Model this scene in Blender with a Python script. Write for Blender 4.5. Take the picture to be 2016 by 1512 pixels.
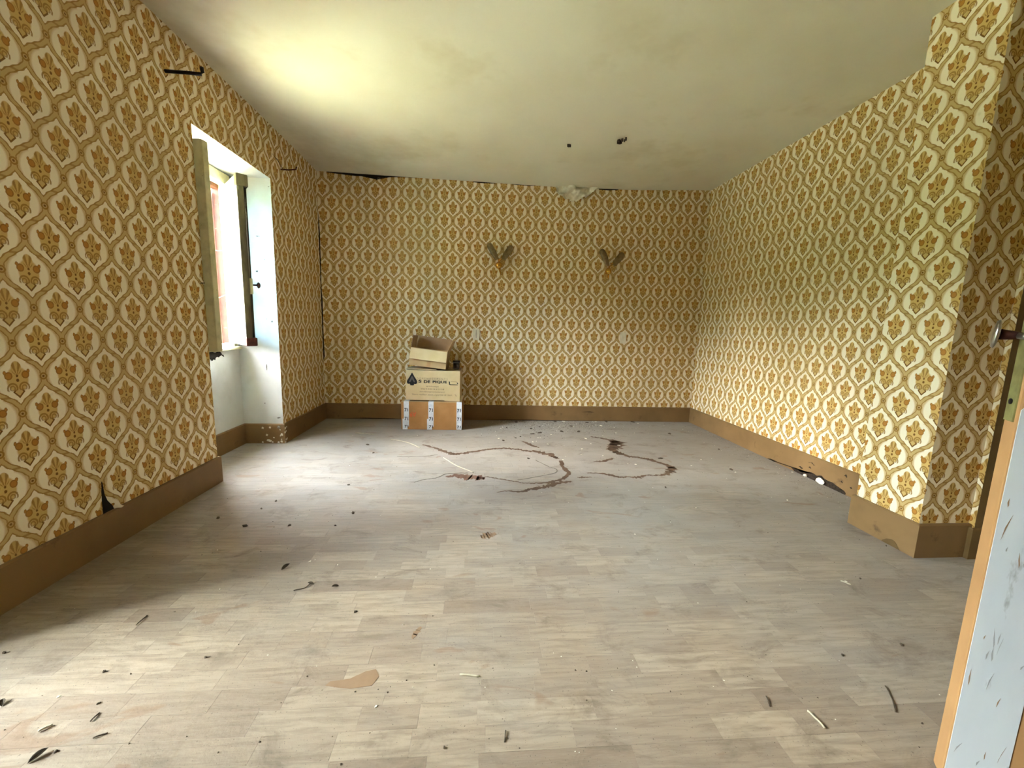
import bpy, bmesh, math, random
from mathutils import Vector, Matrix, noise
random.seed(7)
R = math.radians
scene = bpy.context.scene
COL = scene.collection
for o in list(bpy.data.objects):
    bpy.data.objects.remove(o, do_unlink=True)

# ------------------------------------------------------------------ camera
YAW, PITCH, ROLL, FPX = 0.0809, 0.1431, 0.0289, 790.8
cam = bpy.data.cameras.new('camera')
cam.sensor_fit = 'HORIZONTAL'; cam.sensor_width = 36.0; cam.lens = FPX / 2016 * 36.0
cam.clip_start = 0.02
camo = bpy.data.objects.new('camera', cam); COL.objects.link(camo)
fw = Vector((math.sin(YAW) * math.cos(PITCH), math.cos(YAW) * math.cos(PITCH), -math.sin(PITCH)))
rt = Vector((math.cos(YAW), -math.sin(YAW), 0)); up = rt.cross(fw)
r2 = math.cos(ROLL) * rt + math.sin(ROLL) * up; u2 = -math.sin(ROLL) * rt + math.cos(ROLL) * up
m = Matrix((r2, u2, -fw)).transposed().to_4x4(); m.translation = Vector((0, 0, 1.0))
camo.matrix_world = m
scene.camera = camo

# ------------------------------------------------------------------ light: overcast sky through the windows
scene.view_settings.view_transform = 'Standard'; scene.view_settings.look = 'None'
scene.view_settings.gamma = 1.0; scene.view_settings.use_curve_mapping = False
scene.view_settings.exposure = 5.25
world = bpy.data.worlds.new('overcast_sky'); scene.world = world; world.use_nodes = True
wn = world.node_tree; wn.nodes.clear()
tc = wn.nodes.new('ShaderNodeTexCoord'); sx = wn.nodes.new('ShaderNodeSeparateXYZ')
rp = wn.nodes.new('ShaderNodeValToRGB'); bg = wn.nodes.new('ShaderNodeBackground'); wo = wn.nodes.new('ShaderNodeOutputWorld')
wn.links.new(tc.outputs['Generated'], sx.inputs[0]); wn.links.new(sx.outputs['Z'], rp.inputs['Fac'])
wn.links.new(rp.outputs['Color'], bg.inputs['Color']); wn.links.new(bg.outputs[0], wo.inputs[0])
rp.color_ramp.elements[0].position = 0.0; rp.color_ramp.elements[0].color = (0.56, 0.64, 0.72, 1)
rp.color_ramp.elements[1].position = 0.9; rp.color_ramp.elements[1].color = (1.46, 1.66, 1.90, 1)
bg.inputs['Strength'].default_value = 1.9

scene.cycles.use_denoising = True
scene.cycles.use_adaptive_sampling = True; scene.cycles.adaptive_threshold = 0.07; scene.cycles.adaptive_min_samples = 16
scene.cycles.max_bounces = 7; scene.cycles.diffuse_bounces = 4; scene.cycles.transparent_max_bounces = 16
scene.cycles.sample_clamp_indirect = 8.0

sun = bpy.data.lights.new('hazy_sun', 'SUN'); sun.energy = 1.35; sun.angle = R(36); sun.color = (1.0, 0.98, 0.94)
suno = bpy.data.objects.new('hazy_sun', sun); COL.objects.link(suno)
suno.rotation_euler = Vector((math.cos(R(19)), 0.20, -math.sin(R(20)))).to_track_quat('-Z', 'Y').to_euler()

# room sizes (metres)
XL, XR, YB, H = -1.586, 2.339, 4.211, 2.4355
XP, YP1, YP2 = 2.011, 1.885, 1.575           # pier face and its two ends
W1, W2, REC, WZ = 2.489, 3.319, 0.303, 2.039   # window recess
XF = XL - REC                                # back of the recess
F1, F2, FZ = 0.46, 1.16, 2.20               # recess of the tall second window beside the photographer
YN = -1.0                                    # wall behind the photographer
BH = 0.1615                                  # baseboard height
def portal(yc, zc, sy, sz):
    l = bpy.data.lights.new('daylight_portal', 'AREA'); l.shape = 'RECTANGLE'; l.size = sz; l.size_y = sy
    l.cycles.is_portal = True
    o = bpy.data.objects.new('daylight_portal', l); COL.objects.link(o)
    o.location = (-2.16, yc, zc); o.rotation_euler = (0, R(-90), 0)
    o['kind'] = 'helper'
portal(2.905, 1.385, 0.86, 1.32)
portal((F1 + F2) / 2, 1.10, F2 - F1, 2.22)

# ------------------------------------------------------------------ helpers
def srgb(r, g, b):
    f = lambda c: (c / 255) / 12.92 if c <= 10 else (((c / 255) + 0.055) / 1.055) ** 2.4
    return (f(r), f(g), f(b), 1)
class V:                                     # shader maths with operators
    nt = None
    def __init__(s, x): s.x = x
    @staticmethod
    def put(sock, v):
        if isinstance(v, V): V.nt.links.new(v.x, sock)
        else: sock.default_value = v
    @staticmethod
    def op(name, *a, clamp=False):
        n = V.nt.nodes.new('ShaderNodeMath'); n.operation = name; n.use_clamp = clamp
        for i, v in enumerate(a): V.put(n.inputs[i], v)
        return V(n.outputs[0])
    def __add__(s, o): return V.op('ADD', s, o)
    def __radd__(s, o): return V.op('ADD', o, s)
    def __sub__(s, o): return V.op('SUBTRACT', s, o)
    def __rsub__(s, o): return V.op('SUBTRACT', o, s)
    def __mul__(s, o): return V.op('MULTIPLY', s, o)
    def __rmul__(s, o): return V.op('MULTIPLY', o, s)
    def __truediv__(s, o): return V.op('DIVIDE', s, o)
def vmin(a, b): return V.op('MINIMUM', a, b)
def vmax(a, b): return V.op('MAXIMUM', a, b)
def vabs(a): return V.op('ABSOLUTE', a)
def wrap(a): return V.op('WRAP', a, 0.5, -0.5)
def step(a, lo, hi):                         # 1 below lo, 0 above hi
    n = V.nt.nodes.new('ShaderNodeMapRange'); n.interpolation_type = 'LINEAR'
    V.put(n.inputs['Value'], a); n.inputs['From Min'].default_value = lo; n.inputs['From Max'].default_value = hi
    n.inputs['To Min'].default_value = 1; n.inputs['To Max'].default_value = 0
    return V(n.outputs[0])
def ell(x, y, cx, cy, rx, ry):               # normalised radius of an ellipse
    a = (x - cx) * (1 / rx); b = (y - cy) * (1 / ry)
    return V.op('SQRT', a * a + b * b)
def mixc(fac, a, b):
    n = V.nt.nodes.new('ShaderNodeMix'); n.data_type = 'RGBA'
    V.put(n.inputs[0], fac); V.put(n.inputs[6], a); V.put(n.inputs[7], b)
    return V(n.outputs[2])
def noise_tex(vec, scale, detail=4, rough=0.55, dist=0.0):
    n = V.nt.nodes.new('ShaderNodeTexNoise'); n.inputs['Scale'].default_value = scale
    n.inputs['Detail'].default_value = detail; n.inputs['Roughness'].default_value = rough; n.inputs['Distortion'].default_value = dist
    if vec is not None: V.put(n.inputs['Vector'], vec)
    return V(n.outputs['Fac'])
def mapping(vec, scale=(1, 1, 1), loc=(0, 0, 0)):
    n = V.nt.nodes.new('ShaderNodeMapping'); V.put(n.inputs['Vector'], vec)
    n.inputs['Scale'].default_value = scale; n.inputs['Location'].default_value = loc
    return V(n.outputs[0])
def geo_pos():
    n = V.nt.nodes.new('ShaderNodeNewGeometry'); return V(n.outputs['Position'])
def obj_pos():
    n = V.nt.nodes.new('ShaderNodeTexCoord'); return V(n.outputs['Object'])
def new_mat(name):
    mt = bpy.data.materials.new(name); mt.use_nodes = True
    nt = mt.node_tree; V.nt = nt
    return mt, nt.nodes['Principled BSDF']
def bump(bsdf, height, strength=0.3, distance=0.002):
    n = V.nt.nodes.new('ShaderNodeBump'); n.inputs['Strength'].default_value = strength; n.inputs['Distance'].default_value = distance
    V.put(n.inputs['Height'], height); V.nt.links.new(n.outputs[0], bsdf.inputs['Normal'])
def mottled(name, c1, c2, scale=6, rough=0.8, metal=0.0, bumpk=0.0, detail=5, lo=0.35, hi=0.65, spec=0.3, c3=None, s3=30, t3=(0.62, 0.7), stretch=(1, 1, 1)):
    mt, b = new_mat(name)
    p = mapping(obj_pos(), stretch)
    f = 1.0 - step(noise_tex(p, scale, detail), lo, hi)
    c = mixc(f, c1, c2)
    if c3: c = mixc(1.0 - step(noise_tex(p, s3, 5, 0.65), *t3), c, c3)
    V.put(b.inputs['Base Color'], c)
    b.inputs['Roughness'].default_value = rough; b.inputs['Metallic'].default_value = metal; b.inputs['Specular IOR Level'].default_value = spec
    if bumpk: bump(b, noise_tex(p, scale * 5, 5), bumpk)
    return mt

# ------------------------------------------------------------------ materials
PA, PR = 0.166, 0.1225                       # wallpaper repeat: width, row height
def wallpaper():
    mt, b = new_mat('wallpaper')
    uvn = V.nt.nodes.new('ShaderNodeUVMap'); sp = V.nt.nodes.new('ShaderNodeSeparateXYZ')
    V.nt.links.new(uvn.outputs[0], sp.inputs[0]); uv = V(uvn.outputs[0])
    pos = geo_pos()
    jit = (noise_tex(pos, 300, 1) - 0.5) * 0.02
    x = V(sp.outputs[0]) * (1 / PA) + jit; y = V(sp.outputs[1]) * (1 / PR) + jit
    hh = PR / PA
    n = V.op('FLOOR', y); f = y - n
    xr = wrap(x - n * 0.5 - 0.5); axr = vabs(xr)
    s = V.op('SINE', f * (2 * math.pi)); cs = V.op('COSINE', f * (2 * math.pi))
    g = f - s * (0.93 / (2 * math.pi))
    gx = g * 0.5
    slope = (1.0 - cs * 0.93) * (0.5 / hh)
    d = vabs(axr - gx) / V.op('SQRT', slope * slope + 1.0)
    inup = V.op('LESS_THAN', axr, gx)
    mx = inup * xr + (1.0 - inup) * wrap(xr - 0.5)
    ax = vabs(mx); my = (f - inup) * hh
    white = srgb(240, 228, 202); bouq = srgb(206, 170, 102); cream = srgb(206, 170, 104); tan = srgb(198, 167, 110); field = srgb(206, 177, 128)
    dark = srgb(152, 113, 50); orange = srgb(180, 124, 52); darker = srgb(118, 80, 28)
    # paper ground with a pale lobed halo round each bouquet and a pale drop above each rosette
    halo = vmin(ell(ax, my, 0, -0.03, 0.385, 0.40), vmin(ell(ax, my, 0, 0.33, 0.19, 0.25), ell(ax, my, 0, -0.40, 0.15, 0.15)))
    halo = vmin(halo, ell(ax, my, 0, -0.60, 0.042, 0.06))
    col = mixc(step(halo, 0.94, 1.06), field, white)
    # lattice band with darker edges and leafy ticks
    tick = V.op('SINE', f * (6 * math.pi)); wv = 0.050 + tick * tick * 0.012
    band = step(d / wv, 0.9, 1.1)
    col = mixc(band, col, tan)
    edge = step(vabs(d / wv - 0.82), 0.16, 0.28)
    col = mixc(edge * 0.85, col, dark)
    col = mixc(band * step(vabs(f - 0.5), 0.02, 0.04) * 0.7, col, dark)
    # rosette where four bands meet
    r1 = ell(xr, f * hh, 0, 0, 1, 1); r2_ = ell(wrap(xr - 0.5), (1.0 - f) * hh, 0, 0, 1, 1)
    r = vmin(r1, r2_)
    col = mixc(step(r, 0.075, 0.09), col, tan)
    col = mixc(step(vabs(r - 0.062), 0.012, 0.024), col, dark)
    col = mixc(step(r, 0.018, 0.034), col, darker)
    # bouquet silhouette
    fan = ell(ax, my, 0, 0.225, 0.095, 0.145); tul = ell(ax, my, 0.155, 0.075, 0.07, 0.08)
    dia = ax * (1 / 0.11) + vabs(my + 0.27) * (1 / 0.13)
    sil = vmin(vmin(ell(ax, my, 0, -0.01, 0.20, 0.27), tul), vmin(fan, dia))
    col = mixc(step(sil, 0.92, 1.08), col, bouq)
    # fan of petals
    ang = V.op('ARCTAN2', mx, my - 0.06)
    pet = V.op('COSINE', ang * 13.0)
    col = mixc(step(fan, 0.9, 1.02) * step(pet, -0.4, 0.4) * 0.85, col, dark)
    # tulips
    tip = ell(ax, my, 0.215, 0.145, 0.028, 0.042)
    tt = vmin(tul, tip)
    col = mixc(step(tt, 0.95, 1.1), col, orange)
    col = mixc(step(vabs(tt - 0.88), 0.1, 0.2) * 0.5, col, darker)
    # dots, scrolls, heart
    dots = vmin(ell(ax, my, 0, 0.065, 0.02, 0.026), ell(ax, my, 0, -0.03, 0.026, 0.032))
    col = mixc(step(dots, 0.9, 1.2), col, darker)
    arc = ell(ax, my, 0.108, -0.19, 0.10, 0.115)
    upper = step(my * -1.0, 0.225, 0.255)
    col = mixc(step(vabs(arc - 0.87), 0.12, 0.2) * upper * 0.9, col, dark)
    col = mixc(step(vabs(arc - 0.42), 0.1, 0.18) * upper * 0.8, col, dark)
    col = mixc(step(dia, 0.45, 0.58) * 0.6, col, tan)
    col = mixc(step(vabs(dia - 0.85), 0.14, 0.22) * step(my, -0.25, -0.2), col, darker)
    # ageing
    age = noise_tex(pos, 1.3, 2, 0.6)
    col = mixc((1.0 - step(age, 0.45, 0.8)) * 0.35, col, srgb(164, 138, 92))
    col = mixc((1.0 - step(noise_tex(pos, 9, 3, 0.7), 0.66, 0.78)) * 0.28, col, srgb(112, 84, 44))
    V.put(b.inputs['Base Color'], col)
    b.inputs['Roughness'].default_value = 0.78; b.inputs['Specular IOR Level'].default_value = 0.2
    return mt
M_PAPER = wallpaper()

def floor_mat(name, attr):
    mt, b = new_mat(name)
    if attr:
        n = V.nt.nodes.new('ShaderNodeAttribute'); n.attribute_name = 'tint'; tint = V(n.outputs['Color'])
    else:
        n = V.nt.nodes.new('ShaderNodeObjectInfo'); tint = V(n.outputs['Color'])
    pos = geo_pos()
    sp = V.nt.nodes.new('ShaderNodeSeparateXYZ'); V.put(sp.inputs[0], tint)
    t = V(sp.outputs[0]); t2 = V(sp.outputs[1]); t3 = V(sp.outputs[2])
    cmb = V.nt.nodes.new('ShaderNodeCombineXYZ'); V.put(cmb.inputs[0], t2 * 31.0); V.put(cmb.inputs[1], t * 17.0)
    va = V.nt.nodes.new('ShaderNodeVectorMath'); va.operation = 'ADD'; V.put(va.inputs[0], pos); V.nt.links.new(cmb.outputs[0], va.inputs[1])
    gv = mapping(V(va.outputs[0]), (1.0, 9.0, 1.0))
    grain = noise_tex(gv, 7, 3, 0.6, 0.5)
    fine = noise_tex(gv, 40, 2, 0.6)
    wood = mixc(t * 0.9 + 0.05, srgb(152, 129, 106), srgb(184, 162, 136))
    wood = mixc((1.0 - step(t3, 0.72, 0.8)) * 0.4, wood, srgb(120, 92, 67))
    wood = mixc((1.0 - step(grain, 0.40, 0.66)) * 0.6, wood, srgb(113, 91, 68))
    wood = mixc((1.0 - step(fine, 0.5, 0.75)) * 0.35, wood, srgb(165, 151, 127))
    # dust: a thicker grey coat away from the walked part of the room
    ps = V.nt.nodes.new('ShaderNodeSeparateXYZ'); V.put(ps.inputs[0], pos)
    py = V(ps.outputs[1]); px = V(ps.outputs[0])
    big = noise_tex(pos, 1.6, 3, 0.6)
    dv = noise_tex(mapping(pos, (1.0, 3.0, 1.0)), 4.5, 3, 0.65)
    cover = 1.0 - step(py * 0.36 + px * 0.10 + (big - 0.5) * 1.1 + (dv - 0.5) * 0.5, 0.30, 1.0)
    cover = V.op('MULTIPLY_ADD', cover, 0.60, 0.25)
    dust = mixc(noise_tex(pos, 3, 2), srgb(134, 127, 118), srgb(158, 153, 146))
    col = mixc(cover, wood, dust)
    # scuffs and brown stains with shapes of their own
    sc = noise_tex(mapping(pos, (1.0, 1.6, 1.0), (3.1, 1.7, 0)), 5.5, 5, 0.72, 0.6)
    col = mixc((1.0 - step(sc, 0.54, 0.74)) * 0.5, col, srgb(87, 73, 58))
    st = noise_tex(mapping(pos, (1.0, 2.2, 1.0), (9.3, 4.2, 0)), 3.0, 3, 0.5, 1.2)
    col = mixc((1.0 - step(st, 0.665, 0.70)) * 0.35, col, srgb(125, 86, 56))
    col = mixc((1.0 - step(noise_tex(pos, 170, 1, 0.6), 0.68, 0.74)) * 0.5, col, srgb(72, 63, 55))
    V.put(b.inputs['Base Color'], col)
    V.put(b.inputs['Roughness'], cover * 0.35 + 0.52)
    b.inputs['Specular IOR Level'].default_value = 0.28
    bump(b, noise_tex(pos, 55, 3, 0.7), 0.35, 0.003)
    return mt
M_PLANK = floor_mat('parquet_piece', False); M_PLANKS = floor_mat('parquet_far', True)
M_SUB = mottled('dirt_joint', srgb(100, 88, 72), srgb(120, 108, 92), 20)

M_CEIL = mottled('ceiling_paint', srgb(222, 216, 196), srgb(214, 206, 182), 1.2, 0.9, 0, 0.12, 5, 0.4, 0.65, 0.2, srgb(196, 184, 152), 0.9, (0.55, 0.75))
M_BASE = mottled('brown_skirting_paint', srgb(132, 102, 64), srgb(120, 92, 56), 4, 0.6, 0, 0.1, 5, 0.4, 0.65, 0.35, srgb(88, 66, 40), 7, (0.62, 0.74))
M_PLASTER = mottled('white_reveal_plaster', srgb(206, 205, 198), srgb(192, 190, 180), 5, 0.85, 0, 0.15, 5, 0.45, 0.7, 0.2, srgb(176, 168, 146), 11, (0.68, 0.78))
M_CREAM = mottled('old_cream_paint', srgb(212, 206, 168), srgb(190, 184, 144), 14, 0.55, 0, 0.15, 5, 0.45, 0.65, 0.4, srgb(120, 108, 78), 22, (0.66, 0.74))
M_LEAFW = mottled('white_casement_paint', srgb(232, 232, 226), srgb(210, 208, 196), 14, 0.5, 0, 0.12, 5, 0.5, 0.7, 0.4, srgb(140, 130, 108), 24, (0.68, 0.76))
M_WEATH = mottled('weathered_dark_wood', srgb(62, 54, 38), srgb(96, 90, 66), 16, 0.75, 0, 0.3, 6, 0.4, 0.6, 0.3, srgb(150, 146, 116), 18, (0.62, 0.72), (1, 1, 0.25))
M_BROWN = mottled('brown_frame_paint', srgb(86, 46, 30), srgb(58, 34, 24), 12, 0.6, 0, 0.2, 5, 0.4, 0.65, 0.3, srgb(150, 110, 90), 30, (0.66, 0.76))
M_RED = mottled('red_shutter_paint', srgb(206, 112, 78), srgb(186, 92, 60), 8, 0.6, 0, 0.1)
M_STONE = mottled('outside_stone', srgb(150, 128, 108), srgb(120, 98, 80), 8, 0.9, 0, 0.3)
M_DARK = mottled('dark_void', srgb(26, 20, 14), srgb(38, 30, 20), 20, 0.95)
M_MOULD = mottled('black_mould', srgb(34, 26, 20), srgb(62, 48, 34), 60, 0.95)
M_CARD = mottled('cardboard', srgb(190, 158, 112), srgb(180, 146, 100), 9, 0.85, 0, 0.08)
M_CARDL = mottled('pale_cardboard', srgb(206, 182, 138), srgb(198, 172, 126), 9, 0.85, 0, 0.08)
M_CARDB = mottled('brown_cardboard', srgb(176, 128, 76), srgb(164, 116, 66), 9, 0.85, 0, 0.08)
M_CARDI = mottled('cardboard_inside', srgb(178, 146, 112), srgb(164, 132, 98), 9, 0.9)
M_TAPE = mottled('white_tape', srgb(222, 222, 222), srgb(198, 200, 204), 30, 0.35, 0, 0.05, 4, 0.4, 0.7, 0.5)
M_BTAPE = mottled('brown_tape', srgb(178, 136, 88), srgb(168, 126, 80), 12, 0.35, 0, 0, 4, 0.4, 0.7, 0.5)
M_INK = mottled('black_ink', srgb(30, 26, 24), srgb(40, 34, 30), 40, 0.8)
M_INKG = mottled('grey_ink', srgb(84, 76, 68), srgb(96, 88, 78), 40, 0.8)
M_INKB = mottled('faded_ink', srgb(120, 100, 74), srgb(132, 112, 84), 40, 0.8)
M_REDINK = mottled('red_ink', srgb(206, 84, 44), srgb(216, 100, 60), 60, 0.8)
M_BRASS = mottled('aged_brass', srgb(220, 176, 84), srgb(196, 150, 64), 30, 0.2, 1.0)
M_SMOKE = mottled('smoked_glass', srgb(164, 142, 102), srgb(136, 116, 80), 30, 0.25, 0, 0.15, 5, 0.4, 0.65, 0.6)
M_IVORY = mottled('ivory_plastic', srgb(228, 222, 200), srgb(216, 208, 184), 30, 0.4, 0, 0, 4, 0.4, 0.7, 0.5)
M_IRON = mottled('black_iron', srgb(24, 20, 18), srgb(36, 28, 24), 40, 0.6, 0.6)
M_RUST = mottled('rusty_iron', srgb(88, 48, 36), srgb(60, 34, 30), 50, 0.7, 0.4)
M_GLOSS = mottled('glossy_black', srgb(20, 18, 20), srgb(28, 26, 30), 20, 0.12, 0, 0, 4, 0.4, 0.7, 0.6)
M_STEEL = mottled('worn_steel', srgb(178, 176, 170), srgb(140, 134, 122), 40, 0.3, 1.0)
M_LOCK = mottled('green_tarnished_plate', srgb(140, 138, 88), srgb(112, 104, 62), 22, 0.55, 0.3)
M_DOOR = mottled('beige_door_paint', srgb(176, 134, 88), srgb(164, 122, 80), 7, 0.55, 0, 0.1)
M_DOORW = mottled('scuffed_sunlit_white', srgb(192, 196, 200), srgb(178, 182, 188), 6, 0.55, 0, 0.1, 5, 0.45, 0.7, 0.4, srgb(110, 100, 94), 16, (0.60, 0.72), (1, 1, 0.3))
M_FRAMEB = mottled('olive_brown_frame', srgb(108, 84, 48), srgb(92, 70, 38), 8, 0.6)
M_STAIN = mottled('bare_wood_stain', srgb(102, 80, 62), srgb(84, 64, 48), 14, 0.7)
M_STAINR = mottled('reddish_wood_stain', srgb(122, 90, 72), srgb(104, 76, 60), 14, 0.7)
M_STAINO = mottled('rusty_wood_stain', srgb(146, 118, 92), srgb(136, 108, 82), 20, 0.6)
M_SCUFF = mottled('grey_scuff', srgb(146, 146, 148), srgb(160, 158, 156), 40, 0.8)
M_CRACK = mottled('dusty_crack', srgb(110, 102, 90), srgb(96, 86, 74), 30, 0.9)
M_FLAKE = mottled('plaster_chip', srgb(236, 230, 214), srgb(220, 210, 188), 60, 0.9)
M_CRUMB = mottled('dark_crumb', srgb(62, 52, 40), srgb(94, 80, 64), 60, 0.9)
M_STRAW = mottled('straw', srgb(196, 186, 162), srgb(180, 168, 142), 60, 0.7)
M_PEEL = mottled('peeled_backing_paper', srgb(238, 232, 212), srgb(214, 204, 178), 22, 0.9, 0, 0.3, 5, 0.4, 0.6, 0.2, srgb(120, 84, 48), 26, (0.66, 0.74))
M_HEDGE = mottled('added_hedge_leaves', srgb(74, 96, 48), srgb(98, 118, 62), 3, 0.95)
M_GRASS = mottled('grass', srgb(172, 172, 124), srgb(204, 198, 166), 1.5, 0.95)
def glass_mat(name='window_glass', k=0.22, k0=0.06, tcol=(0.60, 0.73, 0.82, 1)):
    mt, b = new_mat(name); nt = mt.node_tree
    out = nt.nodes['Material Output']; nt.nodes.remove(b)
    tr = nt.nodes.new('ShaderNodeBsdfTransparent'); tr.inputs[0].default_value = tcol
    gl = nt.nodes.new('ShaderNodeBsdfGlossy'); gl.inputs['Roughness'].default_value = 0.08
    df = nt.nodes.new('ShaderNodeBsdfDiffuse'); df.inputs[0].default_value = (0.34, 0.46, 0.58, 1)
    fr = nt.nodes.new('ShaderNodeFresnel'); fr.inputs[0].default_value = 1.5
    m1 = nt.nodes.new('ShaderNodeMixShader'); m2 = nt.nodes.new('ShaderNodeMixShader')
    dirt = (1.0 - step(noise_tex(obj_pos(), 14, 5, 0.6), 0.35, 0.75)) * k + k0
    nt.links.new(fr.outputs[0], m1.inputs[0]); nt.links.new(tr.outputs[0], m1.inputs[1]); nt.links.new(gl.outputs[0], m1.inputs[2])
    V.put(m2.inputs[0], dirt); nt.links.new(m1.outputs[0], m2.inputs[1]); nt.links.new(df.outputs[0], m2.inputs[2])
    nt.links.new(m2.outputs[0], out.inputs[0])
    return mt
M_GLASS = glass_mat(); M_CLEAR = glass_mat('clear_glass', 0.06, 0.0, (0.9, 0.95, 0.96, 1))

# ------------------------------------------------------------------ mesh helpers
def link(name, mesh, mat, parent=None):
    o = bpy.data.objects.new(name, mesh); COL.objects.link(o)
    if mat and not mesh.materials: mesh.materials.append(mat)
    if parent: o.parent = parent
    return o
def mesh_of(name, verts, faces, uvs=None, smooth=False):
    me = bpy.data.meshes.new(name); me.from_pydata([tuple(v) for v in verts], [], faces); me.update()
    if uvs:
        l = me.uv_layers.new(name='UVMap')
        for p in me.polygons:
            for li in p.loop_indices: l.data[li].uv = uvs(me.vertices[me.loops[li].vertex_index].co)
    if smooth: me.shade_smooth()
    return me
def pydata(name, verts, faces, mat, parent=None, uvs=None, smooth=False):
    return link(name, mesh_of(name, verts, faces, uvs, smooth), mat, parent)
def bm_box(bm, lo, hi, bev=0.0, mtx=None):
    g = bmesh.new()
    bmesh.ops.create_cube(g, size=1)
    for v in g.verts: v.co = Vector([lo[i] + (v.co[i] + 0.5) * (hi[i] - lo[i]) for i in range(3)])
    if bev: bmesh.ops.bevel(g, geom=list(g.edges), offset=bev, segments=2, affect='EDGES', profile=0.6)
    if mtx: bmesh.ops.transform(g, matrix=mtx, verts=g.verts)
    t = bpy.data.meshes.new('t'); g.to_mesh(t); g.free(); bm.from_mesh(t); bpy.data.meshes.remove(t)
def bm_obj(name, bm, mat, parent=None, smooth=False):
    me = bpy.data.meshes.new(name); bm.to_mesh(me); bm.free()
    if smooth: me.shade_smooth()
    return link(name, me, mat, parent)
def box(name, lo, hi, mat, parent=None, bev=0.0, mtx=None):
    bm = bmesh.new(); bm_box(bm, lo, hi, bev, mtx); return bm_obj(name, bm, mat, parent)
def bm_tube(bm, pts, rad, seg=8, cap=True):
    pts = [Vector(p) for p in pts]
    rads = rad if isinstance(rad, (list, tuple)) else [rad] * len(pts)
    rings = []; ref = Vector((0, 0, 1))
    for i, p in enumerate(pts):
        t = (pts[min(i + 1, len(pts) - 1)] - pts[max(i - 1, 0)]).normalized()
        if abs(t.dot(ref)) > 0.95: ref = Vector((1, 0, 0))
        a = t.cross(ref).normalized(); b2 = t.cross(a).normalized()
        rings.append([bm.verts.new(p + rads[i] * (math.cos(2 * math.pi * k / seg) * a + math.sin(2 * math.pi * k / seg) * b2)) for k in range(seg)])
    for A, B in zip(rings, rings[1:]):
        for k in range(seg): bm.faces.new((A[k], A[(k + 1) % seg], B[(k + 1) % seg], B[k]))
    if cap: bm.faces.new(rings[0][::-1]); bm.faces.new(rings[-1])
def tube(name, pts, rad, mat, parent=None, seg=8):
    bm = bmesh.new(); bm_tube(bm, pts, rad, seg); bmesh.ops.recalc_face_normals(bm, faces=bm.faces)
    return bm_obj(name, bm, mat, parent, True)
def lathe(name, prof, mat, parent=None, seg=20, mtx=None):       # profile (r, z)
    bm = bmesh.new(); rings = []
    for r, z in prof: rings.append([bm.verts.new((r * math.cos(2 * math.pi * k / seg), r * math.sin(2 * math.pi * k / seg), z)) for k in range(seg)])
    for A, B in zip(rings, rings[1:]):
        for k in range(seg): bm.faces.new((A[k], A[(k + 1) % seg], B[(k + 1) % seg], B[k]))
    bm.faces.new(rings[0][::-1]); bm.faces.new(rings[-1])
    bmesh.ops.recalc_face_normals(bm, faces=bm.faces)
    if mtx: bmesh.ops.transform(bm, matrix=mtx, verts=bm.verts)
    return bm_obj(name, bm, mat, parent, True)
def prism(name, poly, axis, depth, mat, parent=None, mtx=None):    # 2-D outline with thickness along an axis
    def P(a, b, c): return {'y': (a, c, b), 'x': (c, a, b), 'z': (a, b, c)}[axis]
    n = len(poly); vs = [P(a, b, depth[0]) for a, b in poly] + [P(a, b, depth[1]) for a, b in poly]
    fs = [tuple(range(n)), tuple(range(2 * n - 1, n - 1, -1))] + [(i, (i + 1) % n, n + (i + 1) % n, n + i) for i in range(n)]
    bm = bmesh.new(); bv = [bm.verts.new(v) for v in vs]
    for f in fs: bm.faces.new([bv[i] for i in f])
    bmesh.ops.triangulate(bm, faces=[f for f in bm.faces if len(f.verts) > 4])
    bmesh.ops.recalc_face_normals(bm, faces=bm.faces)
    if mtx: bmesh.ops.transform(bm, matrix=mtx, verts=bm.verts)
    return bm_obj(name, bm, mat, parent)
def empty(name, loc=(0, 0, 0), rot=(0, 0, 0), parent=None):
    o = bpy.data.objects.new(name, None); COL.objects.link(o); o.location = loc; o.rotation_euler = rot
    o.empty_display_size = 0.1
    if parent: o.parent = parent
    return o
def struct(o, label=None):
    o['kind'] = 'structure'
    if label: o['label'] = label
    return o
def tag(o, label, cat, group=None, kind=None):
    o['label'] = label; o['category'] = cat
    if group: o['group'] = group
    if kind: o['kind'] = kind
    return o

# ------------------------------------------------------------------ room shell
def wall(name, rects, uvf, label, parent=None):
    """rects: lists of four corners"""
    vs, fs = [], []
    for q in rects:
        fs.append(tuple(range(len(vs), len(vs) + 4))); vs += q
    o = pydata(name, vs, fs, M_PAPER, parent, uvf)
    if not parent: struct(o, label)
    return o
def rx(x, y0, y1, z0, z1): return [(x, y0, z0), (x, y1, z0), (x, y1, z1), (x, y0, z1)]
def ry(y, x0, x1, z0, z1): return [(x0, y, z0), (x1, y, z0), (x1, y, z1), (x0, y, z1)]
HT = H + 0.06
uv_left = lambda c: (c.y - 1.58, c.z - 0.894)
wl = wall('wall_left', [rx(XL, YN, F1, 0, HT), rx(XL, F2, W1, 0, HT), rx(XL, W2, YB, 0, HT), rx(XL, F1, F2, FZ, HT), rx(XL, W1, W2, WZ, HT)],
          uv_left, 'wall with gold medallion wallpaper around the deep white window recess')
wall_b = wall('wall_back', [ry(YB, XL - 0.02, XR + 0.02, 0, HT)], lambda c: (c.x + 0.128, c.z - 1.649), 'far wall in gold medallion wallpaper behind the cardboard boxes')
wall_r = wall('wall_right', [rx(XR, YP1 - 0.02, YB, 0, HT)], lambda c: (2.872 - c.y, c.z - 0.41), 'long wallpapered wall between the far corner and the pier')
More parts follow.
